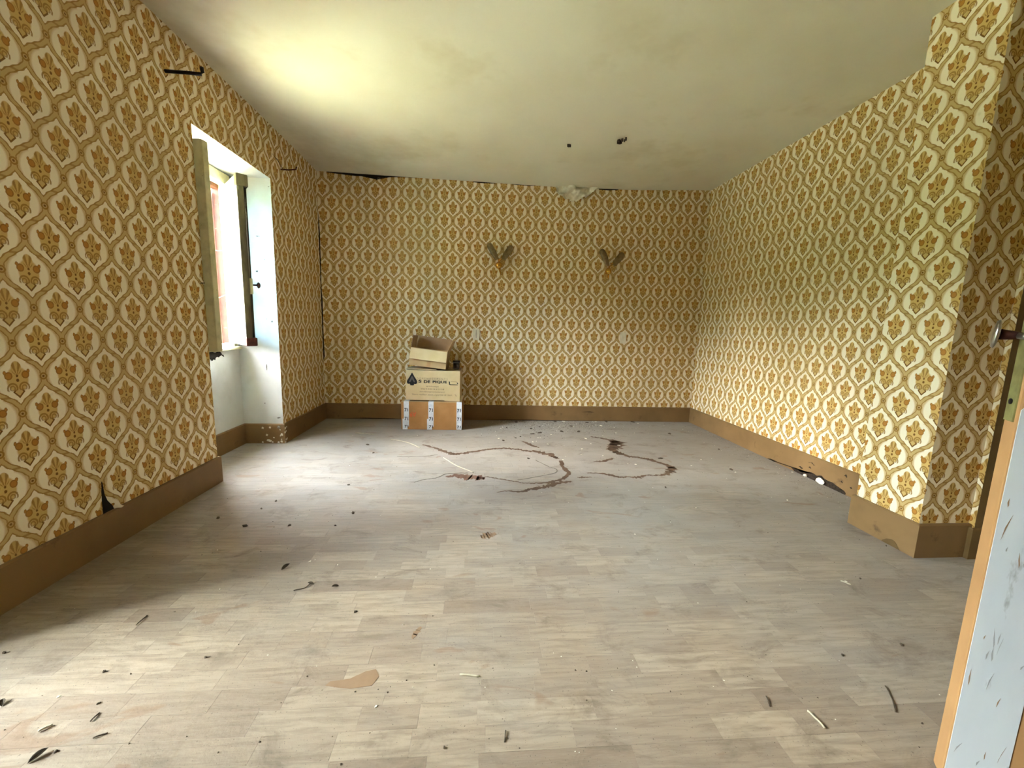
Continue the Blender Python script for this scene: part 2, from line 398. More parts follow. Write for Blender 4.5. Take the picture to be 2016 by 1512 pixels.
wall_p = wall('wall_pier', [rx(XP, YP2, YP1, 0, HT), ry(YP1, XP, XR + 0.02, 0, HT)], lambda c: (1.66 - c.y + c.x - XP, c.z - 0.806), 'pale-lit wallpapered pier standing proud of the wall by the door')
wall_n = wall('wall_pier_front', [ry(YP2, XP, 2.262, 0, HT)], lambda c: (c.x - 2.06, c.z - 0.418), 'narrow shaded wallpaper face of the pier beside the door frame')
wall_s = wall('wall_door_return', [rx(2.262, YP2 - 0.022, YP2, 0, HT)], lambda c: (c.y - 1.55, c.z - 0.418), 'thin wallpapered return edge next to the door frame')
struct(box('trim_1', (2.2635, YP2 - 0.022, 0), (2.42, YP2 + 0.02, HT), M_FRAMEB), 'olive brown wooden frame strip behind the open door')
wall_a = wall('wall_alcove', [rx(2.42, 0.28, YP2 + 0.02, 0, HT), ry(0.28, 1.78, 2.42, 0, HT)], lambda c: (c.x - c.y, c.z - 0.418), 'wallpapered alcove wall hidden behind the open door')
wall_d = wall('wall_doorway', [rx(1.78, 0.24, 0.28, 0, HT), rx(1.78, YN, -0.62, 0, HT), rx(1.78, -0.62, 0.24, 2.06, HT)], lambda c: (c.y, c.z), 'wallpapered wall with the doorway next to the photographer')
wall_h = wall('wall_behind', [ry(YN, XL, 1.78, 0, HT)], lambda c: (c.x, c.z), 'wallpapered wall behind the photographer')
struct(box('wall_corridor', (2.9, -1.2, 0), (2.95, 0.28, HT), M_PLASTER), 'plain corridor wall seen through the doorway')
box('corridor_end', (1.78, -1.25, 0), (2.95, -1.2, HT), M_PLASTER, bpy.data.objects['wall_corridor'])
box('corridor_side', (2.42, 0.28, 0), (2.95, 0.30, HT), M_PLASTER, bpy.data.objects['wall_corridor'])
# ceiling, sagging a little along the far wall
cv, cf = [], []
nx, ny = 40, 40
x0, x1, y0, y1 = XL - 0.32, 2.96, YN - 0.26, YB + 0.02
for j in range(ny + 1):
    for i in range(nx + 1):
        x = x0 + (x1 - x0) * i / nx; y = y0 + (y1 - y0) * j / ny
        t = max(0, min(1, (y - 2.6) / 1.6)); t = t * t
        s = 0.030 + 0.020 * math.exp(-((x - 0.4) / 0.8) ** 2) if x < 1.6 else 0.030 * max(0, (2.3 - x) / 0.7)
        cv.append((x, y, H - t * s + 0.004 * math.sin(x * 3.1 + y * 1.7)))
for j in range(ny):
    for i in range(nx):
        a = j * (nx + 1) + i; cf.append((a, a + nx + 1, a + nx + 2, a + 1))
ceiling = struct(pydata('ceiling', cv, cf, M_CEIL, None, None, True), 'off-white painted ceiling with faint stains')
box('slab', (x0, y0, H + 0.07), (x1, y1, H + 0.2), M_PLASTER, ceiling)
def patch(name, pts, mat, parent, plane, val, thick, jag=0.15, sub=3):
    """irregular flat patch of a plane, outline roughened"""
    rnd = random.Random(len(pts) * 31 + int(abs(pts[0][0]) * 997))
    out = []
    for i, p in enumerate(pts):
        q = pts[(i + 1) % len(pts)]; L = math.hypot(q[0] - p[0], q[1] - p[1])
        for k in range(sub):
            t = k / sub; j = (rnd.random() - 0.5) * jag * L if k else 0; nxx, nyy = -(q[1] - p[1]) / (L + 1e-9), (q[0] - p[0]) / (L + 1e-9)
            out.append((p[0] + (q[0] - p[0]) * t + nxx * j, p[1] + (q[1] - p[1]) * t + nyy * j))
    return prism(name, out, plane, (val, val + thick), mat, parent)
for pts in ([(1.008, 3.245), (1.005, 3.21), (1.022, 3.198), (1.035, 3.22), (1.062, 3.235), (1.05, 3.262)], [(1.03, 3.2), (1.045, 3.185), (1.055, 3.2), (1.04, 3.21)],
            [(1.05, 3.17), (1.068, 3.165), (1.075, 3.185), (1.06, 3.192)], [(1.055, 3.205), (1.066, 3.2), (1.07, 3.214)], [(0.645, 3.345), (0.67, 3.34), (0.69, 3.352), (0.66, 3.36)]):
    zc = H - 0.012 - 0.012; mxs = sum(p[0] for p in pts) / len(pts); mys = sum(p[1] for p in pts) / len(pts)
    pts = [(mxs + (p[0] - mxs) * 0.7, mys + (p[1] - mys) * 0.7) for p in pts]
    patch('mould_spot', pts, M_MOULD, ceiling, 'z', zc - 0.006, 0.02)
# white plaster of the two window recesses
def recess(a, b2, WZ, wz0, wz1):
    wy0, wy1 = a + 0.03, b2 - 0.03
    q = [[(XL, a, 0), (XF, a, 0), (XF, a, WZ), (XL, a, WZ)], [(XL, b2, 0), (XF, b2, 0), (XF, b2, WZ), (XL, b2, WZ)],
         [(XL, a, WZ), (XF, a, WZ), (XF, b2, WZ), (XL, b2, WZ)],
         rx(XF, a, b2, 0, wz0), rx(XF, a, b2, wz1, WZ), rx(XF, a, wy0, wz0, wz1), rx(XF, wy1, b2, wz0, wz1)]
    vs, fs = [], []
    for r in q: fs.append(tuple(range(len(vs), len(vs) + 4))); vs += r
    o = pydata('window_recess', vs, fs, M_PLASTER, wl); o['label'] = 'white plastered window recess reaching down to the floor'
    bm = bmesh.new()                         # outer stone reveals
    for lo, hi in (((-2.08, a - 0.3, -0.2), (XF - 0.001, wy0, 2.5)), ((-2.08, wy1, -0.2), (XF - 0.001, b2 + 0.3, 2.5)), ((-2.08, wy0, wz1), (XF - 0.001, wy1, 2.5)), ((-2.14, wy0, -0.2), (XF - 0.001, wy1, wz0))):
        bm_box(bm, lo, hi)
    bm_obj('stone_reveal', bm, M_STONE, wl)
recess(W1, W2, WZ, 0.765, 2.0)
recess(F1, F2, FZ, 0.03, 2.2)
# gaps and tears in the paper
patch('paper_gap_shadow', [(-1.49, 2.402), (-1.413, 2.396), (-1.271, 2.386), (-1.129, 2.384), (-1.04, 2.384), (-1.024, 2.350), (-1.016, 2.385), (-0.9, 2.391), (-0.6, 2.400), (-0.6, 2.44), (-1.49, 2.44)], M_DARK, wall_b, 'y', YB - 0.004, 0.004, 0.02)  # dark strip painted in for the shadow behind the detached paper
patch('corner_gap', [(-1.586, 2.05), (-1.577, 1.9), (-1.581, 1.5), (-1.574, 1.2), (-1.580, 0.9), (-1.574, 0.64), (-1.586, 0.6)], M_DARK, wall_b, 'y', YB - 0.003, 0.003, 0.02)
for x0_, w_ in ((-0.1, 0.22), (0.28, 0.3), (1.16, 0.2)):
    patch('ceiling_line_gap', [(x0_, 2.389), (x0_ + w_ * 0.5, 2.384), (x0_ + w_, 2.39), (x0_ + w_, 2.41), (x0_, 2.41)], M_DARK, wall_b, 'y', YB - 0.003, 0.003, 0.05)
patch('torn_gap', [(1.747, 0.30), (1.741, 0.238), (1.735, 0.14), (1.79, 0.14), (1.783, 0.172), (1.777, 0.185), (1.76, 0.212), (1.752, 0.237)], M_DARK, wl, 'x', XL, 0.003, 0.1)
# the curled lip of the tear
lv, lf = [], []
for i, (yy, zz) in enumerate([(1.7475, 0.30), (1.7535, 0.237), (1.762, 0.210), (1.779, 0.184), (1.786, 0.160), (1.80, 0.150)]):
    for k in range(4):
        lv.append((XL + 0.002 + 0.016 * math.sin(k / 3 * 1.6) * (i / 5.0 + 0.15), yy + 0.022 * k / 3 * (1 - 0.3 * i / 5) + 0.001, zz + 0.004 * k))
for i in range(5):
    for k in range(3): a = i * 4 + k; lf.append((a, a + 1, a + 5, a + 4))
pydata('paper_flap', lv, lf, M_PAPER, wl, uv_left, True)
patch('wall_crack', [(3.36, 2.23), (3.44, 2.215), (3.52, 2.18), (3.52, 2.187), (3.44, 2.222)], M_MOULD, wl, 'x', XL, 0.002, 0.1)
# peeled backing paper hanging under the ceiling
peel_poly = [(0.707, 2.400), (0.796, 2.405), (1.06, 2.40), (1.142, 2.385), (1.076, 2.337), (1.007, 2.299), (0.936, 2.255), (0.915, 2.262), (0.857, 2.241), (0.866, 2.278), (0.824, 2.276), (0.813, 2.262), (0.735, 2.329)]
bm = bmesh.new()
NX, NZ = 72, 32
grid = {}
def inside(x, z, poly):
    c = False; j = len(poly) - 1
    for i in range(len(poly)):
        if (poly[i][1] > z) != (poly[j][1] > z) and x < (poly[j][0] - poly[i][0]) * (z - poly[i][1]) / (poly[j][1] - poly[i][1]) + poly[i][0]: c = not c
        j = i
    return c
for i in range(NX + 1):
    for j in range(NZ + 1):
        x = 0.70 + 0.45 * i / NX; z = 2.235 + 0.175 * j / NZ
        fold = 0.030 + 0.022 * math.sin(x * 24 + z * 34) + 0.014 * math.sin(x * 51 - z * 47) + 0.018 * noise.noise(Vector((x * 22, z * 26, 0)))
        grid[i, j] = bm.verts.new((x, YB - 0.004 - max(0.002, fold), z))
for i in range(NX):
    for j in range(NZ):
        if inside(0.70 + 0.45 * (i + .5) / NX, 2.235 + 0.175 * (j + .5) / NZ, peel_poly): bm.faces.new((grid[i, j], grid[i + 1, j], grid[i + 1, j + 1], grid[i, j + 1]))
bmesh.ops.delete(bm, geom=[v for v in bm.verts if not v.link_faces], context='VERTS')
bmesh.ops.solidify(bm, geom=bm.faces[:], thickness=0.0012)
tag(bm_obj('torn_paper', bm, M_PEEL, None, True), 'crumpled pale wallpaper backing peeling off the far wall under the ceiling', 'torn paper')

# ------------------------------------------------------------------ baseboards
def baseboard(name, pts, label, th=0.014, h=BH, mat=None):
    """pts run with the room on the left-hand side"""
    n = len(pts); nor = []
    P = [Vector((p[0], p[1])) for p in pts]
    off = []
    for i in range(n):
        d0 = (P[i] - P[i - 1]).normalized() if i else (P[1] - P[0]).normalized()
        d1 = (P[i + 1] - P[i]).normalized() if i < n - 1 else d0
        n0, n1 = Vector((-d0.y, d0.x)), Vector((-d1.y, d1.x)); mm = (n0 + n1).normalized()
        off.append(P[i] + mm * (th / max(0.3, mm.dot(n0))))
    vs, fs = [], []
    for i in range(n):
        a, c = P[i], off[i]; e = a + (c - a) * 0.6
        vs += [(a.x, a.y, 0), (c.x, c.y, 0), (c.x, c.y, h - 0.006), (e.x, e.y, h), (a.x, a.y, h)]
    for i in range(n - 1):
        b0, b1 = i * 5, i * 5 + 5
        for k in range(4): fs.append((b0 + k, b1 + k, b1 + k + 1, b0 + k + 1))
    fs += [(0, 1, 2, 3, 4), tuple(range((n - 1) * 5, n * 5))[::-1]]
    o = pydata(name, vs, fs, mat or M_BASE); bm = bmesh.new(); bm.from_mesh(o.data); bmesh.ops.recalc_face_normals(bm, faces=bm.faces); bm.to_mesh(o.data); bm.free()
    return struct(o, label)
bb_l = baseboard('baseboard_left', [(XL, YB), (XL, W2), (XF, W2), (XF, W1), (XL, W1), (XL, F2), (XF, F2)], 'brown painted baseboard running round the window recess')
bb_b = baseboard('baseboard_back', [(XR, YB), (XL, YB)], 'brown painted baseboard along the far wall')
bb_r = baseboard('baseboard_right', [(XR, YP1), (XR, YB)], 'brown painted baseboard with black mould along its foot')
bb_p = baseboard('baseboard_pier', [(2.262, YP2), (XP, YP2), (XP, YP1), (XR, YP1)], 'brown baseboard wrapped round the pier, brightly lit towards the window')
bb_a = baseboard('baseboard_door_frame', [(2.42, YP2 - 0.022), (2.254, YP2 - 0.022), (2.254, YP2)], 'short rounded baseboard end at the foot of the door frame', 0.01, 0.15, M_FRAMEB)
baseboard('baseboard_behind', [(XL, YN), (1.78, YN)], 'brown baseboard of the wall behind the photographer')
# chipped paint on the recess corner
rnd = random.Random(5)
for i in range(26):
    z = 0.01 + 0.13 * rnd.random() ** 1.6
    s = 0.004 + 0.007 * rnd.random()
    if i < 17:
        x = XL - 0.005 - 0.17 * rnd.random() ** 1.5
        patch('paint_chip', [(x - s, z - s * .5), (x + s * .6, z - s), (x + s, z + s * .6), (x - s * .5, z + s)], M_FLAKE, bb_l, 'y', W2 - 0.0155, 0.002, 0.3)
    else:
        y = W2 + 0.002 + 0.05 * rnd.random() ** 2 - 0.012
        patch('paint_chip', [(y - s, z - s * .5), (y + s * .6, z - s), (y + s, z + s * .6), (y - s * .5, z + s)], M_FLAKE, bb_l, 'x', XL + 0.0135, 0.002, 0.3)
# mould and missing paint at the foot of the right-hand baseboard
xm = XR - 0.0155
for pts in ([(2.25, 0.0), (2.25, 0.012), (2.30, 0.03), (2.38, 0.04), (2.44, 0.055), (2.50, 0.045), (2.56, 0.036), (2.60, 0.018), (2.66, 0.02), (2.74, 0.014), (2.86, 0.01), (2.95, 0.004), (2.95, 0.0)],
            [(2.28, 0.066), (2.29, 0.078), (2.305, 0.072)], [(2.215, 0.055), (2.22, 0.066), (2.232, 0.06)], [(2.53, 0.07), (2.54, 0.082), (2.555, 0.074)], [(2.60, 0.045), (2.62, 0.055), (2.64, 0.045)], [(2.50, 0.105), (2.54, 0.113), (2.56, 0.105)], [(2.26, 0.11), (2.265, 0.13), (2.28, 0.12)]):
    patch('mould_patch', pts, M_MOULD, bb_r, 'x', xm, 0.002, 0.35)
for pts in ([(-1.5, 0.0), (-1.2, 0.012), (-0.9, 0.008), (-0.75, 0.0)], [(0.05, 0), (0.2, 0.004), (0.55, 0.009), (0.9, 0.006), (1.3, 0.009), (1.5, 0.004), (1.9, 0)], [(1.1, 0.1), (1.2, 0.106), (1.25, 0.098)]):
    patch('dirt_patch', pts, M_MOULD, bb_b, 'y', YB - 0.0155, 0.002, 0.012)
for pts in ([(1.62, 0.0), (1.65, 0.03), (1.69, 0.024), (1.71, 0.0)], ):
    patch('dirt_patch', pts, M_FRAMEB, bb_p, 'x', XP - 0.0155, 0.002, 0.3)
for k, (y, z, s) in enumerate([(2.43, 0.022, 0.034), (2.555, 0.012, 0.014)]):
    bm = bmesh.new(); bmesh.ops.create_icosphere(bm, subdivisions=2, radius=1)
    for v in bm.verts:
        v.co = Vector((v.co.x * 0.012, v.co.y * s, v.co.z * s * 0.62)) * (1 + 0.25 * noise.noise(v.co * 2.3 + Vector((k * 5, 0, 0))))
    tag(bm_obj('plaster_lump', bm, M_FLAKE), ['large white plaster lump leaning on the mouldy baseboard', 'small white plaster lump beside the larger one at the mouldy baseboard'][k], 'plaster lump').location = (XR - 0.030, y, z * 0.9 + 0.002)

# ------------------------------------------------------------------ floor
floor = struct(box('floor', (XF - 0.02, YN - 0.3, -0.06), (2.98, YB + 0.05, -0.009), M_SUB), 'worn dusty parquet floor of narrow oak strips')
PW = 0.067; GAP = 0.0003
LENS = [0.12, 0.15, 0.18, 0.22, 0.26, 0.31, 0.37]
pl_mesh = {}
for L in LENS:
    bm = bmesh.new(); bm_box(bm, (0, 0, -0.01), (L - GAP, PW - GAP, 0), 0)
    top = [e for e in bm.edges if all(v.co.z > -0.001 for v in e.verts)]
    bmesh.ops.bevel(bm, geom=top, offset=0.00015, segments=1, affect='EDGES')
    me = bpy.data.meshes.new('plank'); bm.to_mesh(me); bm.free(); me.materials.append(M_PLANK); pl_mesh[L] = me
rnd = random.Random(21)
pieces = []
y = YN - 0.06; row = 0
while y < YB + 0.02:
    x = XF - rnd.random() * 0.3
    while x < 2.98:
        L = rnd.choice(LENS); pieces.append((x, y, L, rnd.random(), rnd.random(), rnd.random())); x += L
    y += PW; row += 1
def in_view(x, y):
    return y > 0.66 and -1.586 < x < 2.3 and -1.12 * y - 0.1 < x < 1.42 * y + 0.05 and not (x > 1.98 and y < 1.6)
vis = sorted([p for p in pieces if in_view(p[0] + p[2] / 2, p[1])], key=lambda p: p[1] - p[2] * 0.4)[:300]
vs_set = set((p[0], p[1]) for p in vis)
for x, y, L, t, t2, t3 in vis:
    o = bpy.data.objects.new('plank', pl_mesh[L]); COL.objects.link(o); o.parent = floor
    o.location = (x, y, (t2 - 0.5) * 0.0004); o.color = (t, t2, t3, 1)
pv, pf, pc = [], [], []
for x, y, L, t, t2, t3 in pieces:
    if (x, y) in vs_set: continue
    z = (t2 - 0.5) * 0.0004; a = len(pv); e = 0.00015
    X0, X1, Y0, Y1 = x, x + L - GAP, y, y + PW - GAP
    pv += [(X0, Y0, -0.01), (X1, Y0, -0.01), (X1, Y1, -0.01), (X0, Y1, -0.01), (X0 + e, Y0 + e, z), (X1 - e, Y0 + e, z), (X1 - e, Y1 - e, z), (X0 + e, Y1 - e, z)]
    fs = [(4, 5, 6, 7), (0, 1, 5, 4), (1, 2, 6, 5), (2, 3, 7, 6), (3, 0, 4, 7)]
    pf += [tuple(a + i for i in f) for f in fs]; pc += [(t, t2, t3, 1)] * 5
me = mesh_of('plank_rows', pv, pf); at = me.attributes.new('tint', 'FLOAT_COLOR', 'FACE')
for i, c in enumerate(pc): at.data[i].color = c
fo = link('plank_rows', me, M_PLANKS, floor); fo['kind'] = 'stuff'

# ground outside
struct(box('ground_outside', (-40, -40, -0.9), (-2.3, 40, -0.8), M_GRASS), 'green grass outside the windows')
bm = bmesh.new()  # foliage added out of view to cut off low sky light
rh = random.Random(3)
for i in range(46):
    g = bmesh.new(); bmesh.ops.create_icosphere(g, subdivisions=2, radius=1)
    rr = 1.5 + rh.random() * 0.9; cx, cy = -14 - rh.random() * 2, -26 + i * 1.25
    for v in g.verts: v.co = Vector((v.co.x * rr, v.co.y * rr, v.co.z * rr * 1.35)) * (1 + 0.25 * noise.noise(v.co * 2.2 + Vector((i, 0, 0)))) + Vector((cx, cy, 0.9 + rh.random() * 0.7))
    t = bpy.data.meshes.new('t'); g.to_mesh(t); g.free(); bm.from_mesh(t); bpy.data.meshes.remove(t)
added_hedge = bm_obj('added_hedge', bm, M_HEDGE, None, True); tag(added_hedge, 'unseen green foliage added beyond the windows to block low sky', 'added_hedge', None, 'stuff')

# ------------------------------------------------------------------ windows
def casement(root, name, hinge, u, w, W, z0, z1, mat, endmat, bars, hardware, side):
    """leaf in its own frame: x along the leaf from the hinge, y along w, z up"""
    mtx = Matrix(((u[0], w[0], 0, hinge[0]), (u[1], w[1], 0, hinge[1]), (0, 0, 1, 0), (0, 0, 0, 1)))
    T = 0.021; st = 0.05; hgt = z1 - z0
    bm = bmesh.new()
    for lo, hi in (((0, -T, z0), (st, T, z1)), ((W - st, -T, z0), (W, T, z1)), ((st - 0.001, -T + 0.001, z0), (W - st + 0.001, T - 0.001, z0 + 0.085)), ((st - 0.001, -T + 0.001, z1 - 0.055), (W - st + 0.001, T - 0.001, z1))):
        bm_box(bm, lo, hi, 0.003, mtx)
    leaf = bm_obj(name, bm, mat, root)
    g0, g1 = z0 + 0.085, z1 - 0.055
    for k in range(1, bars + 1):
        zc = g0 + (g1 - g0) * k / (bars + 1)
        box('muntin', (st - 0.001, -T * 0.8, zc - 0.012), (W - st + 0.001, T * 0.8, zc + 0.012), mat, leaf, 0.003, mtx)
    for k in range(bars + 1):
        a = g0 + (g1 - g0) * k / (bars + 1) + (0.012 if k else 0); b = g0 + (g1 - g0) * (k + 1) / (bars + 1) - (0.012 if k < bars else 0)
        box('pane', (st - 0.004, -0.002, a - 0.004), (W - st + 0.004, 0.002, b + 0.004), M_GLASS, leaf, 0, mtx)
    # worn closing edge of the leaf
    box('closing_edge', (W - 0.001, -T, z0 + 0.002), (W + 0.010, T * 0.95, z1 - 0.002), endmat, leaf, 0.004, mtx)
    if hardware:
        s = side
        bm = bmesh.new(); bm_tube(bm, [(W - 0.022, s * (T + 0.012), z0 + 0.03), (W - 0.022, s * (T + 0.012), z1 - 0.03)], 0.008, 8); bmesh.ops.transform(bm, matrix=mtx, verts=bm.verts)
        bm_obj('bolt_rod', bm, M_WEATH, leaf, True)
        box('lock_case', (W - 0.045, s * T if s > 0 else s * T - 0.022, 1.17 - 0.765), (W - 0.002, s * T + 0.022 if s > 0 else s * T, 1.28 - 0.765), M_CREAM, leaf, 0.004, mtx)
        for zz in (z0 - 0.004, z1 - 0.075):
            box('bolt_keeper', (W - 0.05, -T - 0.002, zz), (W + 0.014, T + 0.026, zz + (0.06 if zz < 0.5 else 0.08)), M_RUST if zz < 0.5 else M_WEATH, leaf, 0.008, mtx)
        km = mtx @ Matrix.Translation((W - 0.022, s * (T + 0.022), 1.235 - 0.765)) @ Matrix.Rotation(R(-90 * s), 4, 'X')
        lathe('knob', [(0.006, 0), (0.006, 0.026), (0.012, 0.030), (0.020, 0.034), (0.022, 0.040), (0.014, 0.047), (0.002, 0.049)], M_RUST, leaf, 14, km)
    return leaf
def make_window(name, label):
    bx, by, bz = XF, 2.904, 0.765
    root = empty(name, (bx, by, bz)); struct(root, label)
    L = lambda x, y: (x - bx, y - by)
    y0, y1 = W1 + 0.03 - by, W2 - 0.03 - by
    top = 2.0 - bz
    bm = bmesh.new()
    for lo, hi in (((-0.035, y0, 0), (0.012, y0 + 0.035, top)), ((-0.035, y1 - 0.035, 0), (0.012, y1, top))): bm_box(bm, lo, hi, 0.004)
    bm_box(bm, (-0.035, y0, top - 0.045), (0.028, y1, top + 0.03), 0.004)
    bm_obj('frame', bm, M_CREAM, root)
    bm = bmesh.new()
    for lo, hi in (((-0.085, y0 + 0.002, 0), (-0.036, y0 + 0.03, top)), ((-0.085, y1 - 0.03, 0), (-0.036, y1 - 0.002, top)), ((-0.085, y0, top - 0.07), (-0.036, y1, top))): bm_box(bm, lo, hi, 0.004)
    bm_obj('outer_frame', bm, M_BROWN, root)
    sill = box('sill', (-0.02, W1 - by + 0.003, -0.002), (0.042, W2 - by - 0.03, 0.020), M_CREAM, root, 0.008)
    box('bottom_rail', (-0.05, y0 + 0.03, 0.018), (0.010, y1 - 0.02, 0.045), M_LEAFW, root, 0.004)
    box('shutter', (-0.21, y1 - 0.062, 0.03), (-0.092, y1 - 0.035, top - 0.09), M_RED, root, 0.006)
    box('shutter', (-0.21, y0 + 0.033, 0.03), (-0.092, y0 + 0.060, top - 0.09), M_RED, root, 0.006)
    box('shutter_rail', (-0.19, y1 - 0.075, 0.25), (-0.12, y1 - 0.061, 0.33), M_BROWN, root, 0.004)
    a = R(41.6); h1 = L(-1.868, 3.262)
    casement(root, 'casement', h1, (math.sin(a), -math.cos(a)), (math.cos(a), math.sin(a)), 0.36, 0.045, 1.188, M_LEAFW, M_WEATH, 2, True, 1)
    a = R(95); h2 = L(-1.868, 2.537)
    casement(root, 'casement', h2, (math.sin(a), math.cos(a)), (-math.cos(a), math.sin(a)), 0.325, 0.035, 1.200, M_CREAM, M_CREAM, 2, False, -1)
    return root
def copy_tree(o, parent=None, shift=None):
    c = o.copy(); COL.objects.link(c); c.parent = parent
    for ch in list(o.children): copy_tree(ch, c)
    if shift: c.location = o.location + Vector(shift)
    return c
win = make_window('window_1', 'old cream and white casement window standing open in its deep recess')
def tall_window():
    root = empty('window_2', (XF, (F1 + F2) / 2, 0.03)); struct(root, 'tall glazed double window beside the photographer')
    hw = (F2 - F1) / 2 - 0.03; top = 2.17
    bm = bmesh.new()
    for lo, hi in (((-0.05, -hw, 0), (0.01, -hw + 0.04, top)), ((-0.05, hw - 0.04, 0), (0.01, hw, top)), ((-0.05, -hw, top - 0.05), (0.01, hw, top))): bm_box(bm, lo, hi, 0.004)
    bm_obj('frame', bm, M_CREAM, root)
    for s in (-1, 1):
        y0, y1 = (-hw + 0.042, -0.002) if s < 0 else (0.002, hw - 0.042)
        bm = bmesh.new()
        for lo, hi in (((-0.04, y0, 0.01), (0, y0 + 0.06, top - 0.052)), ((-0.04, y1 - 0.06, 0.01), (0, y1, top - 0.052)), ((-0.039, y0 + 0.059, 0.01), (-0.001, y1 - 0.059, 0.20)), ((-0.039, y0 + 0.059, top - 0.11), (-0.001, y1 - 0.059, top - 0.052))): bm_box(bm, lo, hi, 0.003)
        lf = bm_obj('casement', bm, M_LEAFW, root)
        for k in range(3):
            za = 0.20 + (top - 0.31) * k / 3; zb = 0.20 + (top - 0.31) * (k + 1) / 3
            box('pane', (-0.022, y0 + 0.056, za + 0.008), (-0.018, y1 - 0.056, zb - 0.008), M_CLEAR, lf)
            if k: box('muntin', (-0.034, y0 + 0.059, za - 0.012), (-0.006, y1 - 0.059, za + 0.012), M_LEAFW, lf, 0.003)
tall_window()
patch('plaster_hole', [(2.95, 0.762), (2.955, 0.72), (2.985, 0.695), (3.0, 0.715), (3.02, 0.70), (3.03, 0.725), (3.06, 0.715), (3.09, 0.73), (3.12, 0.715), (3.09, 0.745), (3.06, 0.762)], M_DARK, wl, 'x', XF, 0.004, 0.25)
for x_, z_, w_, h_ in ((-1.70, 1.62, 0.03, 0.006), (-1.72, 1.36, 0.022, 0.014), (-1.63, 0.98, 0.016, 0.016), (-1.69, 0.62, 0.008, 0.05), (-1.66, 1.45, 0.008, 0.006), (-1.67, 1.0, 0.008, 0.006), (-1.60, 1.98, 0.012, 0.004), (-1.72, 0.33, 0.012, 0.008), (-1.62, 0.21, 0.03, 0.01)):
    patch('scuff', [(x_ - w_ / 2, z_), (x_, z_ - h_ / 2), (x_ + w_ / 2, z_ + h_ * 0.2), (x_, z_ + h_ / 2)], M_CRACK, wl, 'y', W2 - 0.0015, 0.0015, 0.3)
# thin cord strung across the opening
tag(tube('cord', [(-1.93, 3.12, 1.13), (-1.90, 3.14, 1.145), (-1.87, 3.17, 1.17)], 0.0012, M_FLAKE), 'thin pale cord hooked to the window frame', 'cord')
tag(tube('cord', [(-1.93, 3.10, 1.49), (-1.90, 3.15, 1.475), (-1.87, 3.19, 1.485)], 0.0012, M_FLAKE), 'loose pale string end beside the upper window pane', 'cord')

# ------------------------------------------------------------------ door
TH = R(35); BX, BY = 1.064, 0.700
droot = empty('door_1', (BX, BY, 0.006), (0, 0, -TH)); struct(droot, 'open door with scuffed white lower edge and tarnished lock')
# local: x towards the hinge, y away from the photographer
DWID, DT, DHT = 0.845, 0.045, 2.03
leaf = box('leaf', (0, 0, 0), (DWID, DT, DHT), M_DOOR, droot, 0.004)
wp = [(0.003, 0.002), (0.0925, 0.002), (0.0925, 0.80), (0.055, 0.83), (0.012, 0.872), (0.003, 0.858)]  # white area outline; its pointed top draws the edge of the sunlight patch
o = prism('sunlit_white_stile', wp, 'y', (-0.0018, 0.001), M_DOORW, droot); o['label'] = 'scuffed strip coloured bluish white up to a sunlight edge'
rs = random.Random(12)
for i in range(22):
    x_ = 0.010 + 0.072 * rs.random(); z_ = 0.05 + 0.74 * rs.random(); L_ = 0.010 + 0.05 * rs.random() ** 2; w_ = 0.0006 + 0.0012 * rs.random(); k_ = (rs.random() - 0.3) * 0.4
    prism('scuff', [(x_, z_), (x_ + w_, z_ + L_ * 0.2), (x_ + k_ * L_ + w_ * 0.7, z_ + L_), (x_ + k_ * L_ * 0.5 - w_, z_ + L_ * 0.5)], 'y', (-0.0022, -0.0017), M_SCUFF if i % 3 else M_STAINO, o)
for (a, b, c, d) in ((0.12, 0.12, 0.74, 0.86), (0.12, 1.05, 0.74, 1.92)):
    box('panel', (a, -0.006, b), (c, 0.002, d), M_DOOR, droot, 0.006)
lp = box('lock_plate', (-0.003, 0.008, 0.832), (0.002, 0.040, 1.135), M_LOCK, droot, 0.001); lp['label'] = 'tarnished greenish lock plate'
for z in (0.872, 1.03, 1.115): lathe('screw', [(0.006, 0), (0.006, 0.002), (0.003, 0.003)], M_IRON, lp, 10, Matrix.Translation((-0.003, 0.024, z)) @ Matrix.Rotation(R(-90), 4, 'Y'))
hd = tube('handle_neck', [(0.000, 0.040, 1.004), (-0.010, 0.030, 1.004), (-0.040, 0.022, 1.006)], [0.006, 0.008, 0.011], M_RUST, droot, 12)
tube('latch_bolt', [(-0.004, 0.002, 1.001), (-0.012, 0.026, 1.004)], 0.006, M_STEEL, hd, 12)
km = Matrix.Translation((-0.038, 0.022, 1.006)) @ Matrix.Rotation(R(-14), 4, 'Z') @ Matrix.Rotation(R(-86), 4, 'Y') @ Matrix.Diagonal((1.0, 0.7, 0.8, 1))
lathe('knob', [(0.010, 0), (0.024, 0.002), (0.029, 0.005), (0.026, 0.010), (0.010, 0.012)], M_STEEL, hd, 24, km)
for z in (0.25, 1.75): tube('hinge', [(DWID + 0.004, DT + 0.004, z), (DWID + 0.004, DT + 0.004, z + 0.11)], 0.009, M_IRON, droot, 10)

